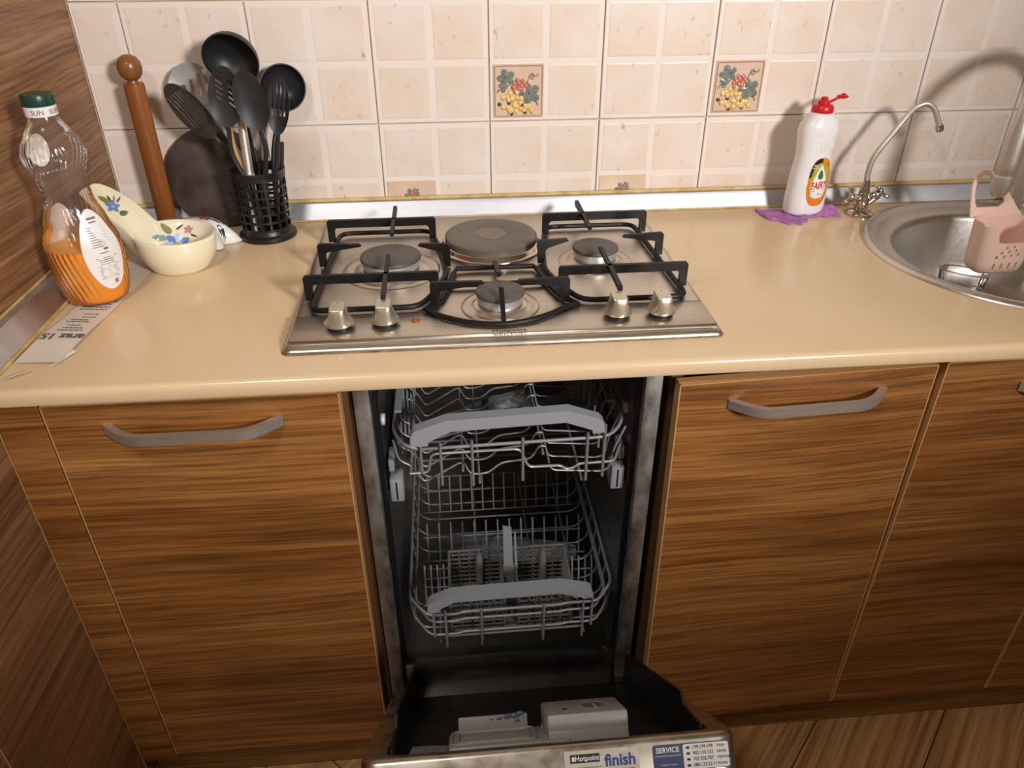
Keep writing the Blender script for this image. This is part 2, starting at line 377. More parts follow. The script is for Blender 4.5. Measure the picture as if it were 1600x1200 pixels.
g = G(); g.tube([(XL+.0315, -.04, ZC+.0025), (XL+.0315, -.585, ZC+.0025)], .0025, 6); g.tube([(XL+.0025, -.02, ZC+.036), (XL+.0025, -.585, ZC+.036)], .002, 6); g.obj('sealant', M_seal, t)

# ------------------------------------------------------------------ tall cabinet on the left
t = thing('tall_cabinet', 'tall wood-grain cabinet side closing off the left end of the worktop', 'cabinet', (XL-.3, -.6, 0))
g = G(); g.box(XL-.018, XL, -1.05, -.001, .0, 2.1); g.obj('side_panel', M_wood_tall, t)
for y0, y1 in ((-.802, -.578), (-1.06, -.806)):
    g = G(); g.box(XL, XL+.018, y0, y1, .075, .846, bev=.0012, seg=1); pn = g.obj('front_panel', M_wood_tall, t)
    g = G(); g.box(XL+.0172, XL+.0188, y1-.0016, y1+.0006, .076, .845); g.obj('edge_band', M_wood_edge, pn)
g = G(); g.box(XL-.5, XL-.02, -1.05, -.02, .0, 2.1); g.obj('body', M_wood_in, t)
g = G(); g.box(XL-.02, XL-.004, -1.05, -.58, .0, .073); g.obj('plinth_board', M_plinth, t)

# ------------------------------------------------------------------ worktop
SX, SY, SR = 1.48, -0.29, 0.255                       # sink centre and rim radius
YW, TH = -0.597, 0.023
prof = [(-.003, -TH), (YW+.004, -TH), (YW+.0012, -TH+.0012), (YW, -TH+.004), (YW, -.009), (YW+.0007, -.0055), (YW+.0026, -.0026), (YW+.0055, -.0007), (YW+.009, 0), (-.003, 0)]
g = G(); g.loft([[(x, y, ZC+z) for y, z in prof] for x in (XL+.001, 2.3)]); me = g.mesh('worktop', M_counter)
cut = G().lathe([(SR-.03, -.1), (SR-.03, .1)], 64, (SX, SY, ZC)).mesh('cut', M_counter)
me = boolean(me, cut); me.set_sharp_from_angle(angle=math.radians(40))
o = link('worktop', me); tag(o, 'glossy cream laminate kitchen worktop with rounded front edge', 'worktop')

# ------------------------------------------------------------------ base cabinets
def handle(parent, x, z, L=0.218, d=0.030, y=0.0):
    """bowed flat bar handle, local to its door: starts at x, z on the face y"""
    path = fillet([(x, y+.001, z), (x+.034, y-d, z), (x+L-.034, y-d, z), (x+L, y+.001, z)], .022, 5)
    g = G(); rings = []
    for i, p in enumerate(path):
        a_ = path[max(i-1, 0)]; b_ = path[min(i+1, len(path)-1)]; T = (b_-a_).normalized(); nn = Vector((T.y, -T.x, 0))
        if i in (0, len(path)-1): nn = Vector((1 if i == 0 else -1, 0, 0))*-1; nn = Vector((T.y, -T.x, 0))
        h = .0065
        rings.append([p+nn*.0045+Vector((0, 0, h)), p+nn*.0045-Vector((0, 0, h)), p-nn*.0045-Vector((0, 0, h)), p-nn*.0045+Vector((0, 0, h))])
    g.loft(rings); g.bevel(.0008, 1, 50)
    return g.obj('handle', M_nickel, parent, world=False)
def door(parent, w, h, hz, hx, loc, rot=(0, 0, 0), grain=None):
    """origin at the lower left corner of the face, thickness goes to +y"""
    g = G(); g.box(0, w, 0, .018, 0, h, bev=.0012, seg=1); o = g.obj('door', M_wood, parent, world=False)
    o.location = Vector(loc)-ORG[parent.name]; o.rotation_euler = rot
    g = G(); e = .0011
    for a_ in ((0, e, 0, h), (w-e, w, 0, h), (0, w, h-e, h)): g.box(a_[0]-.0003, a_[1]+.0003, -.0004, .0186, a_[2], a_[3]+.0003)
    g.obj('edge_band', M_wood_edge, o, world=False)
    if hx is not None: handle(o, hx, hz)
    return o
def carcass(parent, x0, x1, panels=True):
    y0, y1, z0, z1 = -.560, -.02, .10, ZC-TH-.0005
    g = G(); g.box(x0, x0+.016, y0, y1, z0, z1); g.obj('side_panel', M_wood_in, parent)
    g = G(); g.box(x1-.016, x1, y0, y1, z0, z1); g.obj('side_panel', M_wood_in, parent)
    g = G(); g.box(x0+.016, x1-.016, y0+.002, y1, z0, z0+.016); g.obj('bottom_panel', M_wood_in, parent)
    g = G(); g.box(x0+.016, x1-.016, y1-.005, y1, z0+.016, z1); g.obj('back_panel', M_wood_in, parent)
    g = G(); g.box(x0+.016, x1-.016, y0+.002, y0+.08, z1-.016, z1); g.obj('top_rail', M_wood_in, parent)
t = thing('base_cabinet', 'wood-grain base cabinet left of the dishwasher with one bar handle', 'cabinet', (.18, -.3, 0))
carcass(t, -.002, .378); door(t, .366, .726, .688, .071, (0, -.580, .112))
o = G().box(XL+.0195, -.003, -.580, -.562, .10, ZC-TH-.001, bev=.001, seg=1).obj('filler_panel', M_wood); tag(o, 'narrow upright wood-grain filler strip in the corner beside the tall cabinet', 'panel')
t = thing('base_cabinet', 'wood-grain base cabinet right of the dishwasher, door slightly ajar', 'cabinet', (1.0, -.3, 0))
carcass(t, .806, 1.178)
dr = door(t, .361, .722, .687, .072, (0, 0, 0)); dz = math.radians(2.0); ti = math.radians(-.75)
Mx = Matrix.Translation(Vector((1.178, -.580, .113))-ORG[t.name]) @ Matrix.Rotation(dz, 4, 'Z') @ Matrix.Rotation(ti, 4, 'Y') @ Matrix.Translation((-.361, 0, 0))
dr.matrix_local = Mx
t = thing('base_cabinet', 'wood-grain sink cabinet at the right edge of the photo', 'cabinet', (1.45, -.3, 0))
g = G()
for a_ in ((1.1785, 1.194), (1.764, 1.78)): g = G(); g.box(a_[0], a_[1], -.56, -.02, .10, ZC-TH-.0005); g.obj('side_panel', M_wood_in, t)
g = G(); g.box(1.194, 1.764, -.558, -.02, .10, .116); g.obj('bottom_panel', M_wood_in, t)
door(t, .298, .726, .682, .118, (1.1815, -.580, .112)); door(t, .298, .726, .682, .03, (1.4825, -.580, .112))
o = G().box(XL+.02, 2.25, -.545, -.529, .001, .099).obj('plinth', M_plinth); tag(o, 'low yellowish wood-grain plinth board running under the cabinets', 'plinth')

# ------------------------------------------------------------------ gas hob
hob = thing('gas_hob', 'stainless steel hob with three gas burners and one electric plate', 'hob', (.587, -.29, ZC))
HZ = ZC+.010
g = G()
def rr3(x0, x1, y0, y1, r, z, n=6): return [(x, y, z) for x, y in rrect(x0, x1, y0, y1, r, n)]
hx0, hx1, hy0, hy1 = .2935, .8790, -.5375, -.044
g.loft([rr3(hx0, hx1, hy0, hy1, .010, ZC+.0005), rr3(hx0, hx1, hy0, hy1, .010, ZC+.003), rr3(hx0+.002, hx1-.002, hy0+.003, hy1-.002, .012, ZC+.006),
        rr3(hx0+.007, hx1-.007, hy0+.011, hy1-.006, .013, HZ-.0015), rr3(hx0+.016, hx1-.016, hy0+.024, hy1-.012, .014, HZ)])
plate = g.obj('steel_plate', M_steel, hob, smooth=60)
g = G(); g.tube(rr3(hx0-.0006, hx1+.0006, hy0-.0006, hy1+.0006, .010, ZC+.0008), .0011, 5, closed=True); g.obj('edge_seal', mottled('dirty_seal', (150, 122, 78), (84, 60, 34), .6, 0, 60), hob)
# raised control panel with curved rear edge
arc = [(.300, -.452), (.462, -.452)] + [(.474+.212*i/14, -.452-.058*math.sin(PI*i/14)**.8) for i in range(0, 15)] + [(.700, -.452), (.8725, -.452)]
lo = [(hx0+.006, hy0+.010)] ; pts = [(.3005, -.5255), (.8720, -.5255)] + list(reversed(arc))
g = G(); g.loft([[(x, y, HZ-.002) for x, y in pts], [(x, y, HZ+.0022) for x, y in pts], [(.586+(x-.586)*.994, -.49+(y+.49)*(.93 if y > -.5 else .95), HZ+.0034) for x, y in pts]]); g.obj('control_panel', M_steel, hob, smooth=60)
g = G(); g.tube([(x, y+.0016, HZ+.0006) for x, y in arc], .0016, 6); g.obj('panel_seam', M_rubber, hob)
g = G(); put_text(g, 'Hotpoint', .0125, lambda u, v: (.590+u, -.5225+v*.75+.004, HZ+.0037), bold=.0002); put_text(g, 'ARISTON', .0095, lambda u, v: (.590+u, -.5345+v*.75+.004, HZ+.0037), bold=.0002, spacing=1.1)
g.box(.565, .615, -.5255, -.5250, HZ+.0034, HZ+.0037)
g.obj('lettering', mat('etched_grey', (96, 88, 78), 0.5, 0.3), hob, smooth=0)
# dished wells, burners
def burner(x, y, r, base):
    b = G().lathe([(r*1.62, .0002), (r*1.60, .0012), (r*1.42, .0020), (r*1.30, .0010), (r*1.22, .0009), (r*1.12, .0045), (r*.98, .006)], 48, (x, y, HZ)).obj('burner_base', M_steel, hob, smooth=50)
    G().lathe([(r*.86, .006), (r*.86, .0080), (r*.95, .0095), (r*.95, .0190), (r*.92, .0197)], 48, (x, y, HZ)).obj('burner_ring', mat('burner_alu', (222, 220, 216), 0.42, 0.75), b, smooth=40)
    G().lathe([(r*.95, .0197), (r*1.0, .0205), (r*1.01, .0225), (r*.985, .0250), (r*.90, .0262), (0.001, .0265)], 48, (x, y, HZ)).obj('burner_cap', mottled('burner_cap_enamel', (76, 71, 67), (94, 88, 83), 0.45, 0, 26, rough2=.6), b, smooth=40)
burner(.424, -.292, .047, 1); burner(.748, -.284, .0365, 1); burner(.584, -.437, .0345, 1)
e = G().lathe([(.0865, .0002), (.086, .004), (.082, .006), (.0795, .0105), (.0775, .0115)], 56, (.586, -.207, HZ)).obj('electric_plate', M_chrome, hob, smooth=40)
G().lathe([(.0765, .010), (.0765, .0205), (.0745, .0225), (.071, .0230), (.058, .0232), (.024, .0232), (.0225, .0226), (.020, .0224), (.001, .0224)], 56, (.586, -.207, HZ)).obj('hot_plate', mottled('cast_iron_plate', (98, 92, 84), (114, 107, 99), 0.42, 0.3, 12, rough2=.5), e, smooth=40)
G().lathe([(.0260, .0226), (.0255, .0236), (.001, .0237)], 32, (.586, -.207, HZ)).obj('plate_centre', mat('worn_plate_steel', (124, 114, 102), .4, .4), e, smooth=30)
# knobs
def knob(x, y):
    def ring(a_, b_, z, p, oy=0.0, n=32):
        out = []
        for i in range(n):
            t_ = 2*PI*i/n; c_, s_ = math.cos(t_), math.sin(t_)
            k = (abs(c_)**p+abs(s_)**p)**(-1/p); out.append((x+a_*k*c_, y+b_*k*s_+oy, HZ+.0034+z))
        return out
    kb = G().lathe([(.0165, 0), (.0165, .005), (.0150, .0055)], 28, (x, y, HZ+.0030)).obj('knob_collar', M_rubber, hob)
    g = G(); g.loft([ring(.0178, .0178, .0052, 2), ring(.0196, .0196, .0062, 2), ring(.0200, .0200, .0085, 2), ring(.0172, .0194, .0115, 2.3), ring(.0128, .0184, .0170, 3.2), ring(.0108, .0170, .0240, 5), ring(.0101, .0152, .0300, 8), ring(.0094, .0144, .0310, 9)])
    k_ = g.obj('knob', mottled('champagne_metal', (192, 184, 162), (202, 194, 172), 0.33, 0.8, 60), hob, smooth=28)
    G().sphere((x, y+.009, HZ+.0346), .0008, 6, 4).obj('knob_mark', M_ink, k_)
for kx, ky in ((.364, -.4885), (.424, -.4835), (.7425, -.4890), (.8030, -.4900)): knob(kx, ky)
g = G(); g.lathe([(.0062, 0), (.0060, .0012), (.0048, .0016), (.0040, .0008), (.003, .0022), (.001, .0026)], 20, (.4655, -.4790, HZ+.0032)); g.obj('ignition_button', mat('orange_brown', (150, 84, 40), 0.35), hob)
# pan supports
GT, GF = ZC+.050, HZ+.0065
def upright(gm, p0, p1, top0=GT, top1=GT, h0=.013, h1=.013, leg0=False, leg1=False, th=.0062, lw=.0115, foot=GF-.004):
    """flat upright bar from p0 to p1 in plan with optional legs at its ends"""
    p0, p1 = Vector((*p0, 0)), Vector((*p1, 0)); L = (p1-p0).length; d_ = (p1-p0)/L; n_ = Vector((d_.y, -d_.x, 0))*th/2
    pr = [(0, top0-.003), (.003, top0), (L-.003, top1), (L, top1-.003)]
    if leg1: pr += [(L, foot), (L-lw, foot), (L-lw, top1-h1-.004), (L-lw-.004, top1-h1)]
    else: pr += [(L, top1-h1)]
    if leg0: pr += [(lw+.004, top0-h0), (lw, top0-h0-.004), (lw, foot), (0, foot)]
    else: pr += [(0, top0-h0)]
    ring = lambda sgn: [p0+d_*s_+n_*sgn+Vector((0, 0, z_)) for s_, z_ in pr]
    gm.loft([ring(-1), ring(1)])
def side_grate(sg, cx):
    """sg=+1 left grate, -1 right grate (mirrored about the middle of the hob)"""
    X = lambda x: x if sg > 0 else 1.1715-x
    fr = fillet([(X(.330), -.140, GF), (X(.486), -.140, GF), (X(.504), -.250, GF), (X(.510), -.330, GF), (X(.492), -.395, GF), (X(.470), -.442, GF), (X(.318), -.442, GF)], .02, 4, closed=True)
    g = G(); g.tube(fr, .0042, 8, closed=True); f = g.obj('pan_support', M_iron, hob)
    for nm, a_ in (('support_bar', dict(p0=(X(.3130), -.166), p1=(X(.4945), -.166), leg0=True, leg1=True)),
                   ('support_bar', dict(p0=(X(.3065), -.396), p1=(X(.4985), -.396), leg0=True, leg1=True)),
                   ('support_finger', dict(p0=(X(.3110), -.272), p1=(X(.3790), -.279), leg0=True, h1=.004)),
                   ('support_finger', dict(p0=(X(.5165), -.290), p1=(X(.4675), -.285), leg0=True, h1=.004)),
                   ('support_finger', dict(p0=(X(.4245), -.098), p1=(X(.4245), -.238), h0=.010, h1=.005)),
                   ('support_finger', dict(p0=(X(.4235), -.472), p1=(X(.4235), -.322), h0=.008, h1=.005))):
        g = G(); upright(g, **a_); g.bevel(.0007, 1, 60); g.obj(nm, M_iron, f)
side_grate(1, .42); side_grate(-1, .75)
X = lambda s_, x: .5855+s_*x
fr = [(X(-1, .107), -.4525, GF)] + [(.474+.212*i/14+.0, -.448-.058*math.sin(PI*i/14)**.8, GF) for i in range(1, 14)] + [(X(1, .107), -.4525, GF), (X(1, .085), -.420, GF), (X(1, .072), -.375, GF), (X(1, .066), -.335, GF), (X(1, .060), -.312, GF), (X(-1, .060), -.312, GF), (X(-1, .066), -.335, GF), (X(-1, .072), -.375, GF), (X(-1, .085), -.420, GF)]
g = G(); g.tube(fr, .0042, 8, closed=True); f = g.obj('pan_support', M_iron, hob)
g = G(); g.tube([(X(-1, .071), -.374, GF), (X(1, .071), -.374, GF)], .0042, 8); g.obj('cross_rod', M_iron, f)
for a_ in (dict(p0=(.486, -.434), p1=(.5615, -.437), leg0=True, h1=.004), dict(p0=(.6835, -.434), p1=(.6080, -.437), leg0=True, h1=.004),
           dict(p0=(.585, -.306), p1=(.585, -.402), top0=GT-.024, top1=GT-.004, h0=.010, h1=.006), dict(p0=(.584, -.509), p1=(.584, -.458), top0=GF+.005, top1=GT, h0=.008, h1=.005)):
    g = G(); upright(g, **a_); g.bevel(.0007, 1, 60); g.obj('support_finger', M_iron, f)

# ------------------------------------------------------------------ round sink
sink = thing('round_sink', 'round stainless steel sink let into the worktop', 'sink', (SX, SY, ZC))
bx_, by_, br = 1.470-SX, -.310-SY, .205
def circ(cx, cy, r, z, n=72): return [(SX+cx+r*math.cos(2*PI*i/n), SY+cy+r*math.sin(2*PI*i/n), ZC+z) for i in range(n)]
R_ = [circ(0, 0, SR, .0004), circ(0, 0, SR-.001, .003), circ(0, 0, SR-.004, .0055), circ(0, 0, SR-.010, .0060), circ(0, 0, SR-.016, .0030), circ(bx_*.5, by_*.5, SR-.024, .0026), circ(bx_*.8, by_*.8, SR-.036, .0022),
      circ(bx_, by_, br+.006, .0016), circ(bx_, by_, br, -.001), circ(bx_, by_, br-.004, -.010), circ(bx_, by_, br-.009, -.09), circ(bx_, by_, br-.018, -.125), circ(bx_, by_, br-.045, -.143), circ(bx_, by_, .08, -.150), circ(bx_, by_, .028, -.152)]
M_sink = mottled('sink_steel', (204, 200, 194), (214, 210, 204), 0.32, 1.0, 160, rough2=.40)
g = G(); g.loft(R_, cap0=False, cap1=True); g.obj('bowl', M_sink, sink, smooth=50)
g = G(); g.lathe([(.036, -.1512), (.034, -.1490), (.028, -.1500), (.006, -.1495)], 32, (SX+bx_, SY+by_, ZC)); g.obj('drain', M_chrome, sink)

# ------------------------------------------------------------------ filter tap
t = thing('filter_tap', 'small chrome drinking-water tap with slanted spout and two levers', 'tap', (1.293, -.083, ZC))
tx, ty = 1.293, -.083
G().lathe([(.0245, .0005), (.0245, .004), (.020, .007), (.0125, .0085), (.011, .016), (.0125, .018), (.0125, .030), (.0105, .034), (.0100, .042), (.0085, .052), (.0062, .062), (.0055, .066)], 28, (tx, ty, ZC)).obj('body', M_chrome, t, smooth=40)
sp = [(tx, ty, ZC+.055), (tx-.002, ty, ZC+.085), (tx+.004, ty, ZC+.112), (tx+.026, ty, ZC+.148), (tx+.046, ty, ZC+.180), (tx+.058, ty-.002, ZC+.195), (tx+.074, ty-.003, ZC+.200), (tx+.089, ty-.004, ZC+.191), (tx+.100, ty-.005, ZC+.174), (tx+.107, ty-.006, ZC+.160)]
s_ = G().tube(smooth_path(sp, 5), .0050, 12).obj('spout', M_nickel, t, smooth=60)
G().tube([(tx+.1055, ty-.006, ZC+.1640), (tx+.1085, ty-.006, ZC+.1575), (tx+.1105, ty-.0062, ZC+.1530)], [.0062, .0075, .0062], 14).obj('spout_tip', M_chrome, s_)
for sx_, dy_, up in ((-1, -.010, .028), (1, -.002, .034)):
    a0 = Vector((tx+sx_*.008, ty, ZC+.022)); a1 = Vector((tx+sx_*.026, ty+dy_, ZC+up+.008))
    v_ = G().tube([a0, a0.lerp(a1, .5), a0.lerp(a1, .8), a1], [.0075, .0095, .0105, .0085], 16).obj('valve', M_chrome, t, smooth=50)
    dd = (a1-a0).normalized(); lv = Vector((sx_*.35, -.4, .6)).normalized()
    g = G()
    for k in range(3):
        q = Matrix.Rotation(2*PI*k/3+.6, 3, dd) @ (Vector((0, 0, 1))-dd*dd.z).normalized()
        g.tube([a1+dd*.002, a1+dd*.004+q*.010, a1+dd*.006+q*.017, a1+dd*.006+q*.020], [.0042, .0036, .0044, .002], 8)
    g.sphere(a1+dd*.005, .0062, 10, 6); g.obj('cross_handle', M_chrome, v_, smooth=60)
# ------------------------------------------------------------------ main faucet with spray head
fx, fy = 1.632, -.055; hx_, hy_ = 1.446, -.228
t = thing('kitchen_faucet', 'tall steel gooseneck faucet with hanging spray head at the right edge', 'faucet', (fx, fy, ZC))
G().lathe([(.029, .0035), (.029, .010), (.0235, .014), (.0225, .10), (.0190, .11), (.0140, .115)], 28, (fx, fy, ZC)).obj('base', M_nickel, t)
dh = Vector((hx_-fx, hy_-fy, 0)); rad = dh.length/2; dh.normalize(); c0 = Vector((fx, fy, 0))+dh*rad; topz = 1.062
pts = [(fx, fy, ZC+.105), (fx, fy, topz-.06), (fx, fy, topz)] + [c0-dh*rad*math.cos(PI*i/16)+Vector((0, 0, topz+rad*.85*math.sin(PI*i/16))) for i in range(1, 17)] + [(hx_, hy_, topz-.03)]
G().tube(pts, .0125, 16).obj('gooseneck', M_nickel, t, smooth=60)
G().lathe([(.0125, .165), (.0150, .15), (.0165, .10), (.0165, .084), (.0155, .082), (.0155, .078), (.0170, .076), (.0166, .062), (.0140, .050), (.010, .042), (.001, .0405)], 28, (hx_, hy_, .905)).obj('spray_head', M_nickel, t, smooth=35)
g = G(); g.tube([(fx+.022, fy, ZC+.07), (fx+.06, fy-.005, ZC+.09), (fx+.10, fy-.01, ZC+.12)], [.008, .006, .005], 10); g.obj('lever', M_nickel, t)
# ------------------------------------------------------------------ sponge holder hanging on the faucet
M_pink = mat('pink_silicone', (242, 206, 188), 0.4)
t = thing('sponge_holder', 'pale pink silicone sponge holder with drop-shaped holes hanging on the faucet', 'sponge holder', (1.452, -.262, .83), math.radians(2))
# local: x width, y depth (front = -y), z height
W_, D_, H_ = .050, .030, .082
def shell_ring(a_, b_, z, n=40, p=3.2):
    out = []
    for i in range(n):
        th = 2*PI*i/n; c_, s__ = math.cos(th), math.sin(th); k = (abs(c_)**p+abs(s__)**p)**(-1/p)
        out.append((a_*k*c_, b_*k*s__, z))
    return out
def top_at(x, y):
    u_ = abs(x)/W_
    if y < -.012: return H_ - (.026 if u_ < .48 else (.026*max(0, 1-(u_-.48)/.16)))*1.0
    return H_+.004
outer = [shell_ring(W_*.70, D_*.62, -.002), shell_ring(W_*.84, D_*.84, .003), shell_ring(W_*.90, D_*.94, .014)]
n_z = 8
def side_ring(f, inset):
    a_, b_ = W_*(.90+.10*f)-inset, D_*(.94+.06*f)-inset
    return [(x, y, .014+(top_at(x, y)-.014)*f) for x, y, _ in shell_ring(a_, b_, 0)]
for i in range(1, n_z+1): outer.append(side_ring(i/n_z, 0))
inner = [side_ring(i/n_z, .0026) for i in range(n_z, 0, -1)] + [shell_ring(W_*.86-.0026, D_*.90-.0026, .012), shell_ring(W_*.80-.0026, D_*.80-.0026, .0045)]
g = G(); g.loft(outer+inner); me = g.mesh('body', M_pink, smooth=45)
g = G()
def drop(cx, cz, r):
    pts = [(cx+r*.72*math.sin(a_)*(1 if math.cos(a_) < 0 else (1-.75*math.cos(a_)**1.2)), cz+r*(math.cos(a_)*1.25 if math.cos(a_) > 0 else math.cos(a_)*.8)) for a_ in [2*PI*i/16 for i in range(16)]]
    g.prism([(x, -.06, z) for x, z in pts], (0, .05, 0))
for row, (n_, z_) in enumerate(((2, .0475), (3, .039), (4, .0305))):
    for k in range(n_): drop((k-(n_-1)/2)*.0125-.001, z_+k*.0012, .0036)
for k in range(4): g.prism([(x-.0195+k*.0135, -.06, z+.0005*k) for x, z in rrect(-.0018, .0018, .007, .020, .0017, 3)], (0, .05, 0))
me = boolean(me, g.mesh('cut', M_pink, smooth=0)); me.set_sharp_from_angle(angle=math.radians(45)); link('body', me, t)
# strap rising from the rear wall with a big loop
def loop_ring(r1, r2, y): return [(-.014+(r1*math.cos(2*PI*i/36)), y, .118+(r2*math.sin(2*PI*i/36)) - (.012 if math.sin(2*PI*i/36) < -.5 else 0)) for i in range(36)]
g = G()
oo = [(-.048, .083), (-.045, .098), (-.041, .112), (-.036, .128), (-.026, .142), (-.010, .149), (.008, .146), (.022, .134), (.030, .116), (.038, .100), (.048, .083)]
ii = [(-.034, .0970), (-.0355, .104), (-.034, .115), (-.030, .127), (-.022, .137), (-.009, .142), (.006, .139), (.016, .129), (.021, .114), (.018, .103), (.008, .0970)]
yb = lambda z: .0255+max(0, z-.083)*.75
def sq(p_, q_): return [(p_[0], yb(p_[1]), p_[1]), (q_[0], yb(q_[1]), q_[1]), (q_[0], yb(q_[1])+.003, q_[1]), (p_[0], yb(p_[1])+.003, p_[1])]
g.loft([sq(p_, q_) for p_, q_ in zip(oo, ii)])
g.loft([sq((-.034, .0970), (.008, .0970)), sq((-.048, .083), (.048, .083))])
g.obj('strap', M_pink, t, world=False, smooth=40)
# ------------------------------------------------------------------ plastic cup in the sink
M_clear = bpy.data.materials.new('clear_plastic'); M_clear.use_nodes = True; nt = M_clear.node_tree; nt.nodes.clear()
def clear(m, tint, rough, ior, gloss=(1, 1, 1, 1), haze=.04):
    o_ = nd(m, 'ShaderNodeOutputMaterial'); tr = nd(m, 'ShaderNodeBsdfTransparent'); tr.inputs[0].default_value = tint
    gl = nd(m, 'ShaderNodeBsdfGlossy'); gl.inputs['Roughness'].default_value = rough; gl.inputs['Color'].default_value = gloss
    fr_ = nd(m, 'ShaderNodeFresnel'); fr_.inputs['IOR'].default_value = ior; mx = nd(m, 'ShaderNodeMixShader')
    df = nd(m, 'ShaderNodeBsdfDiffuse'); df.inputs[0].default_value = (.85, .85, .86, 1); hz = nd(m, 'ShaderNodeMixShader'); hz.inputs[0].default_value = haze
    lk(m, tr.outputs[0], hz.inputs[1]); lk(m, df.outputs[0], hz.inputs[2]); lk(m, fr_.outputs[0], mx.inputs[0]); lk(m, hz.outputs[0], mx.inputs[1]); lk(m, gl.outputs[0], mx.inputs[2]); lk(m, mx.outputs[0], o_.inputs[0])
clear(M_clear, (.90, .89, .87, 1), .08, 1.45)
t = thing('plastic_cup', 'clear disposable plastic cup standing tilted in the sink', 'cup', (1.430, -.232, .7300)); t.rotation_euler = (math.radians(-8), math.radians(6), 0)
g = G(); g.loft([[(r*math.cos(2*PI*i/40), r*math.sin(2*PI*i/40), z) for i in range(40)] for r, z in ((.001, .004), (.028, .002), (.0295, .0), (.0305, .004), (.0365, .045), (.0405, .078))], cap0=False, cap1=False)
g.obj('cup_wall', M_clear, t, world=False)
M_rimc = mat('clear_rim', (200, 198, 194), .15); bsdf(M_rimc).inputs['Transmission Weight'].default_value = .6
for r, z, q in ((.041, .079, .0015), (.0372, .050, .0010), (.0300, .003, .0012)): G().tube([(r*math.cos(2*PI*i/40), r*math.sin(2*PI*i/40), z) for i in range(40)], q, 6, closed=True).obj('rim', M_rimc, t, world=False)

# ------------------------------------------------------------------ dishwasher
dw = thing('dishwasher', 'open slimline dishwasher under the hob with pulled-down door and two wire baskets', 'dishwasher', (.59, -.30, .05))
tub_t = .006
def panel(name, m, *b, par=dw, bev=0): return G().box(*b, bev=bev).obj(name, m, par)
M_flange = mottled('dirty_flange', (150, 148, 144), (176, 173, 168), 0.42, 1.0, 45, (1, 1, .5), rough2=.6)
panel('front_flange', M_flange, .3815, .4030, -.572, -.548, .20, .846, bev=.002)
panel('front_flange', M_flange, .7680, .7915, -.572, -.548, .20, .846, bev=.002)
panel('outer_side', M_rubber, .3800, .3850, -.548, -.03, .101, .846)
panel('outer_side', M_rubber, .7880, .7930, -.548, -.03, .101, .846)
panel('tub_side', M_tub, .4030, .4090, -.548, -.07, .235, .840)
panel('tub_side', M_tub, .7620, .7680, -.548, -.07, .235, .840)
panel('tub_back', M_tub, .4090, .7620, -.076, -.07, .235, .840)
panel('tub_top', M_tub, .4090, .7620, -.548, -.076, .834, .840)
g = G(); g.loft([[(x, y, z) for x in (.409, .762)] for y, z in ((-.076, .262), (-.30, .240), (-.50, .246), (-.535, .262), (-.548, .276), (-.560, .276), (-.566, .262), (-.566, .12), (-.55, .12), (-.55, .235), (-.076, .235))], closed=False, cap0=False, cap1=False); g.obj('tub_floor', M_tub, dw, smooth=60)
gk = rrect(.4045, .7665, .268, .838, .03, 5)
g = G(); g.tube([(x, -.5515, z) for x, z in gk], .0065, 8, closed=True); g.obj('door_gasket', M_rubber, dw)
for x in (.4105, .7605):
    g = G(); g.box(x-.0015, x+.0015, -.54, -.09, .640, .664); g.obj('runner', M_rubber, dw)
    g = G(); g.tube([(x-.002, -.505, .742), (x+.002, -.505, .742)], .009, 16); g.obj('cover_cap', M_white, dw)
for x, s_ in ((.4135, 1), (.7575, -1)):      # runner end clips
    g = G(); g.box(min(x, x+s_*.019), max(x, x+s_*.019), -.545, -.515, .622, .662, bev=.0015); g.box(min(x+s_*.0085, x+s_*.0105), max(x+s_*.0085, x+s_*.0105), -.5458, -.544, .626, .658, mi=1); g.obj('runner_clip', [M_grey, M_rubber], dw)
    g = G(); g.box(min(x-s_*.0, x+s_*.008), max(x, x+s_*.008), -.535, -.50, .670, .690, bev=.001); g.obj('roller', M_grey, dw)
# upper basket
RX0, RX1 = .425, .752
rail = fillet([(RX0, -.13, .735), (RX0, -.535, .737), (.449, -.566, .730), (.728, -.566, .735), (RX1, -.535, .742), (RX1, -.13, .738)], .02, 4, closed=True)
g = G(); g.tube(rail, .0026, 8, closed=True); ub = g.obj('upper_basket', M_wire, dw, smooth=60)
def wire(pts, r=.0017, par=None, n=6, name='wire', m=None): return G().tube(pts, r, n).obj(name, m or M_wire, par, smooth=60)
wire(fillet([(.446, -.567, .690), (.472, -.567, .690), (.477, -.567, .722), (.600, -.567, .723), (.612, -.567, .690), (.658, -.567, .690), (.665, -.567, .683), (.676, -.567, .683), (.684, -.567, .691), (.735, -.567, .692), (RX1-.004, -.54, .70)], .008, 3), .0022, ub)
for x, z0, z1 in ((.463, .690, .752), (.490, .668, .742), (.5335, .664, .742), (.604, .668, .742), (.6945, .662, .745), (.7185, .668, .757)): wire([(x, -.5685, z0), (x, -.5685, z1)], .0023, ub)
W = [(RX0, .735), (.430, .700), (.447, .690), (.462, .662), (.468, .660), (.516, .690), (.522, .688), (.530, .668), (.556, .668), (.575, .686), (.618, .690), (.630, .712), (.638, .712), (.646, .672), (.652, .667), (.722, .660), (.732, .664), (.738, .700), (RX1, .738)]
wm = None
for i in range(13):
    y = -.548+i*.0335
    if wm is None: q = wire(fillet([(x, 0, z) for x, z in W], .008, 2), .0016, ub); wm = q.data; [setattr(v, 'co', v.co) for v in ()]
    else: q = link('wire', wm, ub)
    q.location = (0, y, 0)
for x, z in ((.520, .690), (.543, .667), (.633, .712), (.690, .662), (.447, .690)): wire([(x, -.565, z-.002), (x, -.14, z-.002)], .0018, ub)
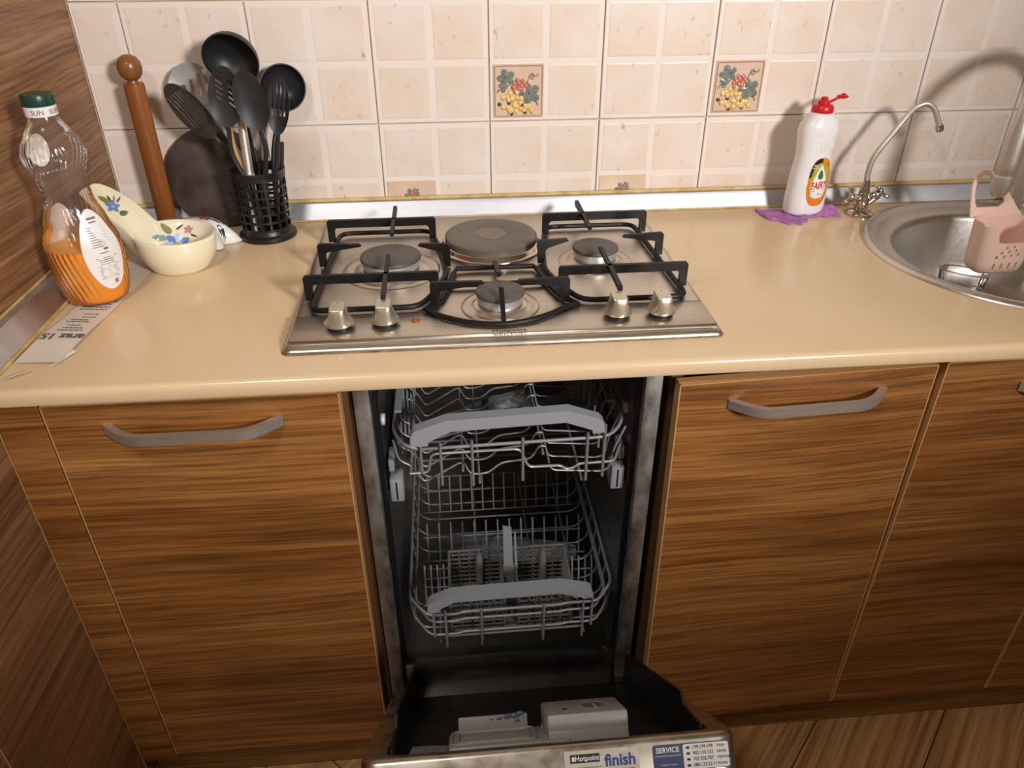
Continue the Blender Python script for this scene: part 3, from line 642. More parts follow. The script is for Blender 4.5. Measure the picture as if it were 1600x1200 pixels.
o_ = [(.4515, .750), (.4520, .766), (.4570, .774), (.500, .7895), (.664, .795), (.7065, .779), (.7125, .772), (.7135, .757), (.6975, .756), (.6965, .762), (.6600, .7765), (.5055, .7715), (.4760, .7565), (.4745, .750)]
g = G(); g.prism([(x, -.587, z) for x, z in o_], (0, .017, 0)); g.bevel(.0018, 2, 25); g.obj('basket_handle', M_grey, ub)
for sx_, x0 in ((1, .430), (-1, .742)):       # folding cup racks along both sides
    for k in range(4):
        g = G(); a0 = x0+sx_*.006*k; g.prism([(a0, -.49, .668+.004*k), (a0+sx_*.0025, -.49, .668+.004*k), (a0+sx_*.0045-sx_*.016, -.20, .80), (a0-sx_*.016+sx_*.002, -.20, .80)], (0, .004, 0)); g.obj('cup_rack_rib', M_grey, ub)
    g = G(); g.box(x0-sx_*.004 if sx_ > 0 else x0-.006, x0+.006 if sx_ > 0 else x0+.004, -.495, -.17, .745, .749); g.obj('cup_rack', M_grey, ub)
for x in (.449, .719):
    for k in range(9):
        y = -.53+k*.042; wire([(x, y, .690), (x, y, .736)], .0017, ub)
# spray arms
def arm(z, y, xc, L, rz, par):
    out = [(-L, -.012), (-L*.9, -.02), (-.03, -.028), (.03, -.028), (L*.9, -.02), (L, -.012), (L, .012), (L*.9, .02), (.03, .028), (-.03, .028), (-L*.9, .02), (-L, .012)]
    c_, s__ = math.cos(rz), math.sin(rz); P_ = [(xc+a_*c_-b_*s__, y+a_*s__+b_*c_) for a_, b_ in out]
    g = G(); g.prism([(a_, b_, z) for a_, b_ in P_], (0, 0, .012)); g.bevel(.003, 2, 25); g.lathe([(.022, -.012), (.022, .018), (.016, .024)], 20, (xc, y, z)); return g.obj('spray_arm', M_grey, par)
arm(.628, -.33, .585, .135, .45, dw); arm(.285, -.31, .587, .150, -.18, dw)
# lower basket
LX0, LX1 = .424, .757
def loop(z0, ins, r, par, yb=-.10):
    return fillet([(LX0+ins, yb, z0), (LX0+ins, -.530+ins, z0), (.453+ins*.5, -.566+ins*.3, z0-.004), (.5, -.566+ins*.3, z0-.004), (.51, -.566+ins*.3, z0), (.668, -.566+ins*.3, z0+.001), (.678, -.566+ins*.3, z0+.004), (.728-ins*.5, -.566+ins*.3, z0+.004), (LX1-ins, -.530+ins, z0+.008), (LX1-ins, yb, z0+.006)], .012, 3, closed=True)
g = G(); g.tube(loop(.404, 0, 0, None), .0026, 8, closed=True); lb = g.obj('lower_basket', M_wire, dw, smooth=60)
for z0, ins in ((.385, .008), (.356, .004)):
    g = G(); g.tube(loop(z0, ins, 0, None), .0023, 7, closed=True); g.obj('wire', M_wire, lb, smooth=60)
for x, z0 in ((.462, .352), (.481, .325), (.5385, .325), (.640, .327), (.704, .330), (.7185, .356)): wire([(x, -.5685, z0), (x, -.5685, .410 if z0 < .35 else .430)], .0022, lb)
wire([(.475, -.563, .345), (.708, -.563, .347)], .0020, lb)
for k in range(10):
    y = -.53+k*.045
    wire(fillet([(LX0, y, .404), (LX0+.006, y, .345), (.45, y, .330), (.735, y, .330), (LX1-.006, y, .345), (LX1, y, .408)], .012, 3), .0018, lb)
for x in (.47, .54, .64, .71): wire([(x, -.560, .328), (x, -.11, .328)], .0018, lb)
o_ = [(.4545, .430), (.4555, .446), (.461, .4515), (.4920, .4655), (.6640, .4695), (.7080, .4570), (.7130, .4520), (.7140, .440), (.6990, .4380), (.6965, .4420), (.6600, .4535), (.4970, .4495), (.4740, .4370), (.4725, .430)]
g = G(); g.prism([(x, -.588, z) for x, z in o_], (0, .017, 0)); g.bevel(.0018, 2, 25); g.obj('basket_handle', M_grey, lb)
tm = None
for x0, x1, y, nt_ in ((.440, .740, -.335, 14), (.440, .740, -.20, 14), (.442, .485, -.44, 4), (.695, .74, -.44, 4)):
    wire([(x0, y, .352), (x1, y, .352)], .0018, lb); wire([(x0, y-.05, .340), (x1, y-.05, .340)], .0016, lb)
    for k in range(nt_):
        if tm is None: q = wire([(0, 0, 0), (0, .012, .05), (0, .02, .075)], .0016, lb); tm = q.data
        else: q = link('tine', tm, lb)
        q.name = 'tine'; q.location = Vector((x0+(x1-x0)*(k+.5)/nt_, y-.05, .340))
# cutlery basket, lifts out
M_cut = mat('cutlery_grey', (118, 116, 112), 0.5)
t = thing('cutlery_basket', 'grey plastic cutlery basket with tall handle in the lower rack', 'basket', (.589, -.492, .334))
def grid(a0, a1, b0, b1, na, nb, fn, th=.0022, w=.0024, name='grid_wall'):
    """a lattice in the plane (a,b) mapped by fn(a,b,depth)"""
    g = G()
    def bar(p, q, r, s__): g.loft([[fn(p, r, 0), fn(q, r, 0), fn(q, r, th), fn(p, r, th)], [fn(p, s__, 0), fn(q, s__, 0), fn(q, s__, th), fn(p, s__, th)]])
    for i in range(na+1): a_ = a0+(a1-a0)*i/na; bar(a_-w/2, a_+w/2, b0, b1)
    for j in range(nb+1): b_ = b0+(b1-b0)*j/nb; bar(a0, a1, b_-w/2, b_+w/2)
    return g.obj(name, M_cut, t)
zc0, zc1 = .336, .416
for x0, x1 in ((.489, .577), (.601, .689)):
    for y in (-.546, -.442): grid(x0, x1, zc0, zc1, 5, 8, lambda a_, b_, d_, y=y: (a_, y+d_, b_))
    for x in (x0, x1): grid(-.546, -.442, zc0, zc1, 5, 8, lambda a_, b_, d_, x=x: (x+d_, a_, b_))
    grid(x0, x1, -.546, -.442, 8, 8, lambda a_, b_, d_: (a_, b_, zc0+d_), name='grid_floor')
    G().tube([(x0, -.546, zc1), (x1, -.546, zc1), (x1, -.442, zc1), (x0, -.442, zc1)], .0028, 6, closed=True).obj('rim', M_cut, t)
    xm = (x0+x1)/2+.008
    G().tube([(xm, -.447, .345), (xm, -.447, .400), (xm, -.447, .410)], [.007, .007, .004], 12).obj('divider_pin', M_cut, t)
g = G(); g.box(.5795, .5985, -.546, -.442, zc0, zc0+.004); g.box(.5795, .5985, -.500, -.486, zc0, .43); g.obj('middle_bridge', M_cut, t)
g = G(); g.prism([(.581, -.497, .40), (.597, -.497, .40), (.594, -.497, .508), (.580, -.497, .512)], (0, .008, 0)); g.bevel(.0015, 1); g.prism([(.6005, -.49, .40), (.6055, -.49, .40), (.6015, -.49, .492), (.5985, -.49, .494)], (0, .006, 0)); g.obj('handle', M_grey, t)

# dishwasher door, swung half open
a46 = math.radians(46)
def Dm(): # local (x, s, h): s down the inner face from the top edge, h out of the inner face
    e1 = Vector((0, math.sin(a46), -math.cos(a46))); e2 = Vector((0, math.cos(a46), math.sin(a46)))
    return Matrix(((1, e1.x, e2.x, 0), (0, e1.y, e2.y, -.908), (0, e1.z, e2.z, .562), (0, 0, 0, 1)))
DM = Dm()
M_door = mottled('door_steel', (160, 150, 136), (182, 172, 158), 0.26, 1.0, 30, rough2=.42)
M_liner = mottled('dark_steel_liner', (88, 84, 78), (104, 99, 92), 0.26, 1.0, 10, rough2=.36)
x0, x1 = .3890, .8150
g = G(DM)
def rr_s(xa, xb, sa, sb, r, h): return [(x, s_, h) for x, s_ in rrect(xa, xb, sa, sb, r, 5)]
# outer shell with rounded top corners and a recessed inside
g.loft([rr_s(x0, x1, .000, .57, .020, -.056), rr_s(x0, x1, .000, .57, .020, -.006), rr_s(x0+.002, x1-.002, .002, .568, .019, -.0015), rr_s(x0+.006, x1-.006, .006, .564, .017, 0), rr_s(x0+.028, x1-.026, .014, .540, .012, 0), rr_s(x0+.030, x1-.028, .016, .538, .012, -.003), rr_s(x0+.030, x1-.028, .016, .538, .012, -.022)])
dd = g.obj('door', M_door, dw, smooth=50)
g = G(DM); g.box(x0+.031, x1-.029, .017, .537, -.0225, -.0205); g.loft([[(x0+.10, .10, -.0205), (x1-.10, .10, -.0205), (x1-.10, .46, -.0205), (x0+.10, .46, -.0205)], [(x0+.115, .115, -.0165), (x1-.115, .115, -.0165), (x1-.115, .445, -.0165), (x0+.115, .445, -.0165)]], cap0=False)
g.loft([[(x, s_, h) for x in (x0+.031, x1-.029)] for s_, h in ((.47, -.0205), (.50, .004), (.53, .018), (.545, .018))], closed=False, cap0=False, cap1=False)
g.obj('liner', M_liner, dd, smooth=40)
for xa, xb in ((x0+.0305, x0+.034), (x1-.032, x1-.0285)):
    g = G(DM); g.loft([[(x, s_, h) for x, s_, h in ((xa, s_, -.021), (xb, s_, -.021), (xb, s_, h), (xa, s_, h))] for s_, h in ((.035, .002), (.10, .010), (.11, .026), (.42, .030), (.50, .020))]); g.obj('side_seal', M_rubber, dd, smooth=20)
# detergent dispenser
def dbox(name, m, xa, xb, sa, sb, ha, hb, bev=.0015, par=dd): return G(DM).box(xa, xb, sa, sb, ha, hb, bev=bev).obj(name, m, par)
M_disp = mat('dispenser_grey', (150, 146, 138), 0.45)
dbox('dispenser', M_disp, .605, .704, .058, .140, -.021, .020, .004); dbox('dispenser', M_disp, .606, .703, .0575, .10, -.021, .002, .002)
g = G(DM); g.lathe([(.017, .0200), (.017, .0206), (.0145, .0206), (.014, .0190), (.001, .0190)], 28, (.668, .098, 0), 1, 1.35); g.box(.6665, .6695, .077, .119, .018, .0225); g.obj('rinse_aid_cap', M_disp, dd)
g = G(DM); g.lathe([(.0035, .020), (.0035, .0206), (.001, .0206)], 12, (.630, .085, 0)); g.obj('dispenser_button', M_rubber, dd)
dbox('dispenser_tray', M_disp, .486, .632, .052, .128, -.021, -.006, .004)
g = G(DM)
for q in (rrect(.490, .592, .058, .122, .008, 4), rrect(.498, .584, .066, .114, .006, 4)): g.tube([(x, s_, -.0048) for x, s_ in q], .0014, 6, closed=True)
g.obj('tray_rim', M_disp, dd)
g = G(DM); g.box(.498, .586, .121, .126, -.006, .012, bev=.0015); g.obj('dispenser_lid', M_disp, dd)
g = G(DM)
for k, (xx, hh, r) in enumerate(((.570, .010, .006), (.560, .009, .005), (.577, .012, .005), (.550, .008, .004), (.540, .0075, .003), (.573, .004, .004))): g.sphere((xx, .122, hh), r, 8, 5, (1.3, .5, .6))
g.obj('detergent_residue', mottled('blue_gel', (60, 76, 110), (96, 108, 128), .35, 0, 200), dd)
g = G(DM)
for k in range(6): g.box(.6025+k*.0048, .6045+k*.0048, .062, .070, -.0065, -.0035); g.box(.6025+k*.0048, .6042+k*.0048, .112, .122, -.0065, -.0025)
g.obj('tray_vent', M_disp, dd)
g = G(DM); g.prism([(.435, .05, -.0195), (.478, .045, -.0195), (.487, .11, -.0195), (.44, .12, -.0195)], (0, 0, .003)); g.obj('plastic_film', mottled('film_grey', (120, 114, 110), (150, 144, 140), .25, 0, 60), dd)
g = G(DM)
for k in range(14): g.box(.49+k*.022, .502+k*.022, .0225, .0255, -.0205, -.0185)
g.obj('vent_slot', mat('slot_grey', (96, 98, 98), .4), dd)
# stickers on the top edge (plane s = 0)
def edge(u, v): return DM @ Vector((u, -.0004, v))
def edge2(u, v): return DM @ Vector((u, -.0008, v))
def edge3(u, v): return DM @ Vector((u, -.0011, v))
M_stick = mottled('worn_sticker', (214, 206, 192), (196, 186, 168), .5, 0, 60); M_navy = mat('sticker_navy', (44, 58, 104), .45); M_red = mat('print_red', (196, 34, 40), .45); M_blue = mat('print_blue', (36, 66, 134), .45); M_txt = mat('sticker_white', (224, 220, 212), .5)
def flat(poly, fn, m, name, par=None, th=-.0003):
    g = G(); a_ = [fn(*q) for q in poly]; g.face([g.v(q) for q in a_]); return g.obj(name, m, par or dd, smooth=0)
flat(rrect(.616, .7005, -.052, -.0075, .001, 2), edge, M_stick, 'sticker')
flat(rrect(.6225, .656, -.0205, -.0115, .0006, 2), edge2, M_ink, 'logo_box')
g = G(); put_text(g, 'Hotpoint', .0074, lambda u, v: edge3(.6415+u, -.0160+v), bold=.00018)
for q in (rrect(.6243, .6288, -.0185, -.0138, .0004, 2),): g.face([g.v(edge3(*p_)) for p_ in q])
g.obj('logo_text', M_txt, dd, smooth=0)
g = G(); put_text(g, 'finish', .0170, lambda u, v: edge2(.6790+u, -.0205+v), bold=.0005); g.obj('finish_text', M_blue, dd, smooth=0)
flat(rrect(.6635, .6945, -.0345, -.0295, .0004, 2), edge2, M_red, 'finish_bar')
g = G()
for k in range(12): g.face([g.v(edge2(*q)) for q in rrect(.6235+k*.0029, .6256+k*.0029, -.0262, -.0250, .0002, 1)])
g.obj('small_print', mat('print_grey', (120, 112, 104), .5), dd, smooth=0)
flat(rrect(.7165, .8045, -.0375, -.0090, .003, 4), edge, M_navy, 'service_sticker')
flat(rrect(.7510, .8035, -.0365, -.0100, .0026, 4), edge2, M_txt, 'service_panel')
g = G(); put_text(g, 'SERVICE', .0078, lambda u, v: edge2(.7335+u, -.0150+v), bold=.0002, sx=.95); put_text(g, 'www.indesitcompany.com', .0028, lambda u, v: edge2(.7335+u, -.0205+v)); put_text(g, 'Customer service', .0026, lambda u, v: edge2(.7340+u, -.0300+v)); g.obj('service_text', M_txt, dd, smooth=0)
g = G()
for k, (a_, b_) in enumerate((('199.199.199', 'ITALIA'), ('902.133.133', 'ESPAÑA'), ('707.202.707', 'PORTUGAL'), ('0801.33.22.11', 'POLSKA'))):
    v_ = -.0138-k*.0062
    put_text(g, a_, .0052, lambda u, v: edge3(.7620+u, v_+v), bold=.00006, align='LEFT', sx=.92); put_text(g, b_, .0036, lambda u, v: edge3(.7900+u, v_+v), bold=.00006, align='LEFT', sx=.85)
    g.face([g.v(edge3(*q)) for q in rrect(.7548, .7588, v_-.0012, v_+.0012, .0003, 1)])
g.obj('service_numbers', M_ink, dd, smooth=0)
# furniture front carried by the door
g = G(DM); g.box(.3680, .8180, .004, .60, -.079, -.0565, bev=.0015, seg=1); g.obj('front_panel', M_wood, dd)

# ------------------------------------------------------------------ things on the worktop, left side
def superring(a_, b_, z, n=48, p=2.0, ox=0, oy=0):
    out = []
    for i in range(n):
        th = 2*PI*i/n; c_, s__ = math.cos(th), math.sin(th); k = (abs(c_)**p+abs(s__)**p)**(-1/p); out.append((ox+a_*k*c_, oy+b_*k*s__, z))
    return out
def interp(tab, z):
    for (z0, *a_), (z1, *b_) in zip(tab, tab[1:]):
        if z <= z1:
            f_ = (z-z0)/(z1-z0) if z1 > z0 else 0; f_ = max(0, min(1, f_)); f_ = f_*f_*(3-2*f_)*.5+f_*.5
            return [p_+(q_-p_)*f_ for p_, q_ in zip(a_, b_)]
    return list(tab[-1][1:])
# till receipt under the bottle
M_receipt = mat('receipt_paper', (226, 216, 200), .6)
t = thing('paper_receipt', 'long curled till receipt lying under the syrup bottle', 'receipt', (-.02, -.40, ZC+.001))
ra = math.atan2(.155, .015)
def rec(u, v):      # u across (0..1), v along from the front end (0..1): strip leans to the back
    p_ = Vector((-.041, -.528, 0)).lerp(Vector((-.012, -.150, 0)), v); ac = Vector((.058, -.008, 0))
    q = p_+ac*u; z = .0012+.0035*max(0, math.sin(v*9))*(1 if v < .45 else .2)+(.004*(1-v/.08) if v < .08 else 0)*(.4+.6*u)
    x = max(q.x, XL+.037)
    return Vector((x, q.y, ZC+z))
g = G(); n1, n2 = 8, 40; P_ = [[g.v(rec(i/n1, j/n2)) for i in range(n1+1)] for j in range(n2+1)]
for j in range(n2):
    for i in range(n1): g.face((P_[j][i], P_[j][i+1], P_[j+1][i+1], P_[j+1][i]))
g.obj('paper_sheet', M_receipt, t)
g = G(); up = lambda u, v: rec(u, v)+Vector((0, 0, .0006))
put_text(g, 'araz 15', .36, lambda u, v: up(.5-u*.92, .180-v*.16), bold=.012)
for k, (v0, ws) in enumerate(((.225, .62), (.245, .5), (.268, .3), (.30, .55), (.318, .4), (.345, .25), (.37, .3), (.41, .7), (.43, .66), (.455, .6), (.48, .72), (.51, .66), (.54, .6), (.57, .7), (.60, .6))):
    u0 = .5-ws/2+random.uniform(-.06, .06); x_ = u0
    while x_ < u0+ws:
        L_ = random.uniform(.03, .11); g.face([g.v(up(*q)) for q in ((x_, v0), (min(x_+L_, .97), v0), (min(x_+L_, .97), v0+.0065), (x_, v0+.0065))]); x_ += L_+.022
g.obj('print', mat('receipt_ink', (96, 92, 92), .6), t, smooth=0)
for nm, pts in (('torn paper scrap nearest the left front corner of the worktop', [(-.040, -.572), (-.033, -.560), (-.012, -.548), (-.010, -.552), (-.022, -.565)]), ('narrow torn paper scrap beside the end of the receipt', [(.004, -.540), (.010, -.543), (.026, -.506), (.022, -.502)])):
    g = G(); g.prism([(x, y, ZC+.0003+.0012*k_) for k_, (x, y) in enumerate(pts)], (0, 0, .0004)); o = g.obj('paper_scrap', M_paper); tag(o, nm, 'paper')

# syrup bottle
bl = thing('syrup_bottle', 'ribbed clear plastic bottle half full of orange syrup with dark green cap', 'bottle', (-.004, -.338, ZC+.0022), math.radians(18))
BT = [(0, .034), (.004, .0405), (.014, .0440), (.040, .0480), (.070, .0495), (.090, .0485), (.118, .0400), (.150, .0300), (.165, .0288), (.180, .0310), (.200, .0385), (.212, .0405), (.224, .0375), (.240, .0285), (.254, .0205), (.262, .0178), (.272, .0172)]
BY = .82
def brad(z): return interp([(z_, r) for z_, r in BT], z)[0]
def bpt(th, z, off=0.0):
    r = brad(z); rib = 0.0
    if .008 < z < .232: rib = .0013*math.cos(38*(th+z*5.0))*min(1, (z-.008)/.02)*min(1, (.232-z)/.03)
    # flat label fields at the front-right and the rear-left
    for c_ in (-.95, -.95+PI):
        dth = (th-c_+PI) % (2*PI)-PI; q = (dth/.62)**2+((z-.082)/.064)**2
        if q < 1.25: rib = 0.0
    r += rib+off; return Vector((r*math.cos(th), BY*r*math.sin(th), z))
def lathe_fn(g_, zs, n, off=0.0, cap0=True, cap1=False): g_.loft([[bpt(2*PI*i/n, z, off) for i in range(n)] for z in zs], cap0=cap0, cap1=cap1)
M_pet = bpy.data.materials.new('clear_bottle_plastic'); M_pet.use_nodes = True; M_pet.node_tree.nodes.clear(); clear(M_pet, (.93, .90, .87, 1), .12, 1.30, haze=.03)
g = G(); lathe_fn(g, [0]+[.004*i for i in range(1, 68)]+[.272], 160); g.obj('bottle_wall', M_pet, bl, world=False, smooth=80)
M_syrup = mat('orange_syrup', (255, 168, 0), .12); bsdf(M_syrup).inputs['Transmission Weight'].default_value = .15; bsdf(M_syrup).inputs['IOR'].default_value = 1.33
g = G(); lathe_fn(g, [.002]+[.004*i for i in range(1, 22)], 160, -.0008, True, True); g.obj('syrup', M_syrup, bl, world=False, smooth=60)
g = G(); g.lathe([(.0195, .262), (.0195, .2735), (.0185, .2745)], 40, cap0=False); g.obj('cap_band', M_white, bl, world=False)
g = G(); g.lathe([(.0192, .2742), (.0196, .2755), (.0196, .286), (.0185, .2885), (.001, .2890)], 40); g.obj('cap', mat('dark_green_cap', (18, 62, 50), .35), bl, world=False)
g = G()
for th0, s_ in ((-1.70, 'SUN'), (-.55, 'SUN')): put_text(g, s_, .0085, lambda u, v: Vector((.0198*math.cos(th0+u/.0198), .0198*math.sin(th0+u/.0198), .2675+v)), bold=.0001)
g.obj('band_text', mat('gold_grey_print', (132, 118, 84), .5), bl, world=False, smooth=0)
def oval_label(c_, name, par, hw=.60, hh=.058, zc_=.082, off=.0006):
    g = G(); R2 = [[bpt(c_+hw*f_*math.cos(2*PI*i/40), zc_+hh*f_*math.sin(2*PI*i/40), off) for i in range(40)] for f_ in (.02, .35, .7, 1.0)]
    g.loft(R2, cap0=True, cap1=False); return g.obj(name, M_white, par, world=False, smooth=60)
oval_label(-.95, 'label', bl); oval_label(-.95+PI, 'label', bl)
g = G(); lab = lambda u, v: bpt(-.95+u, .082+v, .0010)
def lbar(u0, u1, v0, h_=.0011): g.face([g.v(lab(*q)) for q in ((u0, v0), ((u0+u1)/2, v0), (u1, v0), (u1, v0+h_), ((u0+u1)/2, v0+h_), (u0, v0+h_))])
lbar(-.17, .17, .044, .0028); lbar(-.15, .12, .0395, .0016)
for k in range(9): lbar(-.30, -.30+random.uniform(.16, .30), .033-k*.0033, .0009)
for k in range(6): lbar(.10, .30, .033-k*.0040, .0003)
lbar(-.02, .12, .0015, .0030); lbar(-.16, .10, -.003, .0012)
for k in range(11): w_ = random.uniform(.20, .33); lbar(-w_, w_*random.uniform(.7, 1), -.0100-k*.0030, .0008)
for k in range(9): u_ = .06+k*.014; lbar(u_, u_+.007*random.uniform(.6, 1.3), -.0500, .0065)
g.obj('label_print', mat('label_grey_ink', (110, 104, 108), .6), bl, world=False, smooth=0)
oval = G(); R2 = [[bpt(-.95+PI+.4*f_*math.cos(2*PI*i/30), .213+.022*f_*math.sin(2*PI*i/30), .0006) for i in range(30)] for f_ in (.02, .5, 1.0)]
oval.loft(R2, cap0=True, cap1=False); oval.obj('neck_label', M_white, bl, world=False, smooth=60)

# spoon rest with tall handle
sr = thing('spoon_rest', 'cream ceramic spoon rest with tall handle and blue flower decoration', 'spoon rest', (.082, -.222, ZC))
PH0 = math.radians(172)
def rim_pt(ph):
    d_ = (ph-PH0+PI) % (2*PI)-PI; ad = abs(d_)
    e_ = 1.0 if ad < .17 else max(0.0, 1-(ad-.17)/.62); e_ = e_*e_*(3-2*e_)
    r = .060+.058*e_**1.5; z = .058+.004*math.cos(ph-PH0)+.066*e_
    return Vector((r*math.cos(ph)*(1.04), r*math.sin(ph)*.98, z))
def rest(t_, ph, ins=0.0):
    rp = rim_pt(ph); b = Vector((.043*math.cos(ph), .040*math.sin(ph), 0)); hr = math.hypot(rp.x, rp.y)
    if t_ <= 1:
        q = b.lerp(rp, t_); bulge = .006*math.sin(PI*t_); q += Vector((math.cos(ph), math.sin(ph), 0))*bulge
        return q
NP = 96; phs = [2*PI*i/NP for i in range(NP)]
outer = [[rest(k/10, ph) for ph in phs] for k in range(0, 11)]
def inn(t_, ph):
    rp = rim_pt(ph); hr = math.hypot(rp.x, rp.y)-.0045; z = rp.z; f_ = t_
    rad_ = hr*f_; zz = .007+(z-.007)*(f_**(2.6 if hr < .075 else 2.0))
    c_ = rp.normalized(); return Vector((rp.x/(hr+.0045)*rad_, rp.y/(hr+.0045)*rad_, zz))
inner = [[inn(1-k/12, ph) for ph in phs] for k in range(0, 12)]
lip = [[(rim_pt(ph)*1.0+inn(1.0, ph))*.5+Vector((0, 0, .0014)) for ph in phs]]
g = G(); g.loft(outer+lip+inner); me = g.mesh('spoon_rest_body', M_ceramic, smooth=70); body = link('bowl', me, sr)
bvh = BVHTree.FromPolygons([v.co.copy() for v in me.vertices], [tuple(p.vertices) for p in me.polygons])
def on_rest(o_, u_, v_, dr_, off=.0005):
    """project a point of the picture plane (o_, axes u_, v_) along dr_ onto the ceramic"""
    def fn(a_, b_):
        p_ = o_+u_*a_+v_*b_-dr_*.12; h = bvh.ray_cast(p_, dr_)
        return (h[0]-dr_*off) if h[0] is not None else (o_+u_*a_+v_*b_)
    return fn
FL = {k_: mat('paint_'+k_, c_, .2) for k_, c_ in dict(blue=(106, 132, 190), pale=(176, 194, 222), green=(122, 130, 66), grey=(140, 156, 150), dark=(62, 72, 88), yellow=(214, 160, 62), pink=(196, 140, 140), red=(176, 84, 72), sage=(86, 110, 80)).items()}
def petal(fn, cx, cy, ang, L_, W__, col, par, name='petal'):
    g = G(); pts = []
    for i in range(16):
        t_ = 2*PI*i/16; a_ = L_*.5*(1+math.cos(t_)); b_ = W__*.5*math.sin(t_)*(1-.25*math.cos(t_))
        pts.append(fn(cx+a_*math.cos(ang)-b_*math.sin(ang), cy+a_*math.sin(ang)+b_*math.cos(ang)))
    g.fan(pts, c=fn(cx+L_*.5*math.cos(ang), cy+L_*.5*math.sin(ang))); g.obj(name, FL[col], par, world=False, smooth=80)
def blob(fn, cx, cy, r, col, par): G().fan([fn(cx+r*math.cos(2*PI*i/14), cy+r*.8*math.sin(2*PI*i/14)) for i in range(14)], c=fn(cx, cy)).obj('flower_centre', FL[col], par, world=False, smooth=80)
# big flower on the far inner wall of the bowl: seen from the front, slightly above
cd = Vector((-.30, .80, -.55)).normalized(); uX = Vector((.92, .35, 0)).normalized(); vX = uX.cross(cd)*-1
if vX.z < 0: vX = -vX
fn0 = on_rest(Vector((-.012, .036, .032)), uX, vX, cd, .0009); fn = lambda a_, b_: fn0(a_*1.3, b_*1.2)
for k in range(7):
    a_ = 2*PI*k/7+.35; petal(fn, .003*math.cos(a_), -.006+.003*math.sin(a_), a_, .0135, .0095, 'pale' if k % 2 else 'blue', body)
blob(fn, 0, -.006, .0048, 'yellow', body)
petal(fn, -.004, .010, 2.1, .017, .0085, 'green', body, 'painted_leaf'); petal(fn, -.010, .004, 2.9, .017, .0085, 'grey', body, 'painted_leaf')
for k in range(5): petal(fn, .017, .011, 2*PI*k/5, .006, .004, 'pink', body)
petal(fn, .018, .004, -.7, .009, .0025, 'dark', body, 'painted_leaf'); petal(fn, .003, .014, .5, .011, .0025, 'dark', body, 'painted_leaf')
# flower on the handle
cd = Vector((-.25, .82, -.50)).normalized(); vX = uX.cross(cd)*-1
if vX.z < 0: vX = -vX
fn = on_rest(Vector((-.088, .012, .104)), uX, vX, cd)
for k in range(5): petal(fn, .002*math.cos(2*PI*k/5), .002*math.sin(2*PI*k/5), 2*PI*k/5+.3, .0085, .0062, 'blue', body)
blob(fn, 0, 0, .002, 'pink', body)
petal(fn, -.003, .006, 2.5, .016, .0085, 'green', body, 'painted_leaf'); petal(fn, .006, -.012, .1, .013, .0085, 'sage', body, 'painted_leaf')
petal(fn, -.001, .008, 1.9, .011, .003, 'dark', body, 'painted_leaf'); petal(fn, .003, .008, 1.35, .011, .003, 'red', body, 'painted_leaf'); petal(fn, .006, .006, .8, .011, .003, 'dark', body, 'painted_leaf')

# second flowered ceramic piece behind it
cd_ = thing('ceramic_dish', 'white flowered ceramic dish with lobed rim, half hidden behind the spoon rest', 'dish', (.082, -.118, ZC))
def lobed(r, z, amp): return [((r*(1+amp*math.cos(7*ph)))*math.cos(ph), .70*(r*(1+amp*math.cos(7*ph)))*math.sin(ph), z+amp*.05*math.sin(7*ph)*0) for ph in phs]
g = G(); g.loft([lobed(.050, .004, .15), lobed(.061, .0008, .17), lobed(.064, .003, .17), lobed(.058, .016, .13), lobed(.048, .030, .08), lobed(.034, .040, .03), lobed(.015, .0435, 0), lobed(.001, .044, 0)]); me = g.mesh('dish_body', mat('white_glaze', (228, 226, 218), .15), smooth=70); db = link('dish_body', me, cd_)
bvh2 = BVHTree.FromPolygons([v.co.copy() for v in me.vertices], [tuple(p.vertices) for p in me.polygons])
def on_dish(cx, cy):
    def fn(a_, b_):
        h = bvh2.ray_cast(Vector((cx+a_, cy+b_, .2)), Vector((0, 0, -1))); return h[0]+Vector((0, 0, .0006)) if h[0] is not None else Vector((cx+a_, cy+b_, .03))
    return fn
fn = on_dish(.018, .006)
for k in range(6): petal(fn, 0, 0, 2*PI*k/6, .012, .008, 'red', db)
blob(fn, 0, 0, .003, 'yellow', db); petal(fn, -.010, .002, 2.9, .015, .007, 'grey', db, 'painted_leaf'); petal(fn, .012, -.004, -.3, .014, .006, 'sage', db, 'painted_leaf'); petal(on_dish(.040, -.008), 0, 0, -.5, .013, .007, 'dark', db, 'painted_leaf'); petal(on_dish(-.046, -.010), 0, 0, 3.6, .012, .007, 'dark', db, 'painted_leaf')

# rolling pin standing on end
t = thing('rolling_pin', 'brown wooden rolling pin standing on end against the tiles', 'rolling pin', (.013, -.047, ZC))
M_pin = mottled('pin_wood', (150, 92, 44), (126, 72, 30), .33, 0, 60, (1, 1, .04))
G().lathe([(.0155, .0005), (.0165, .003), (.0165, .246), (.0160, .2515), (.0085, .2520), (.0075, .258)], 32).obj('barrel', M_pin, t, world=False)
G().lathe([(.0072, .2555), (.0125, .2585), (.0175, .2650), (.0195, .2740), (.0185, .2830), (.0140, .2905), (.0070, .2945), (.0008, .2955)], 32).obj('knob', mat('pin_knob_wood', (128, 82, 40), .3), t, world=False)
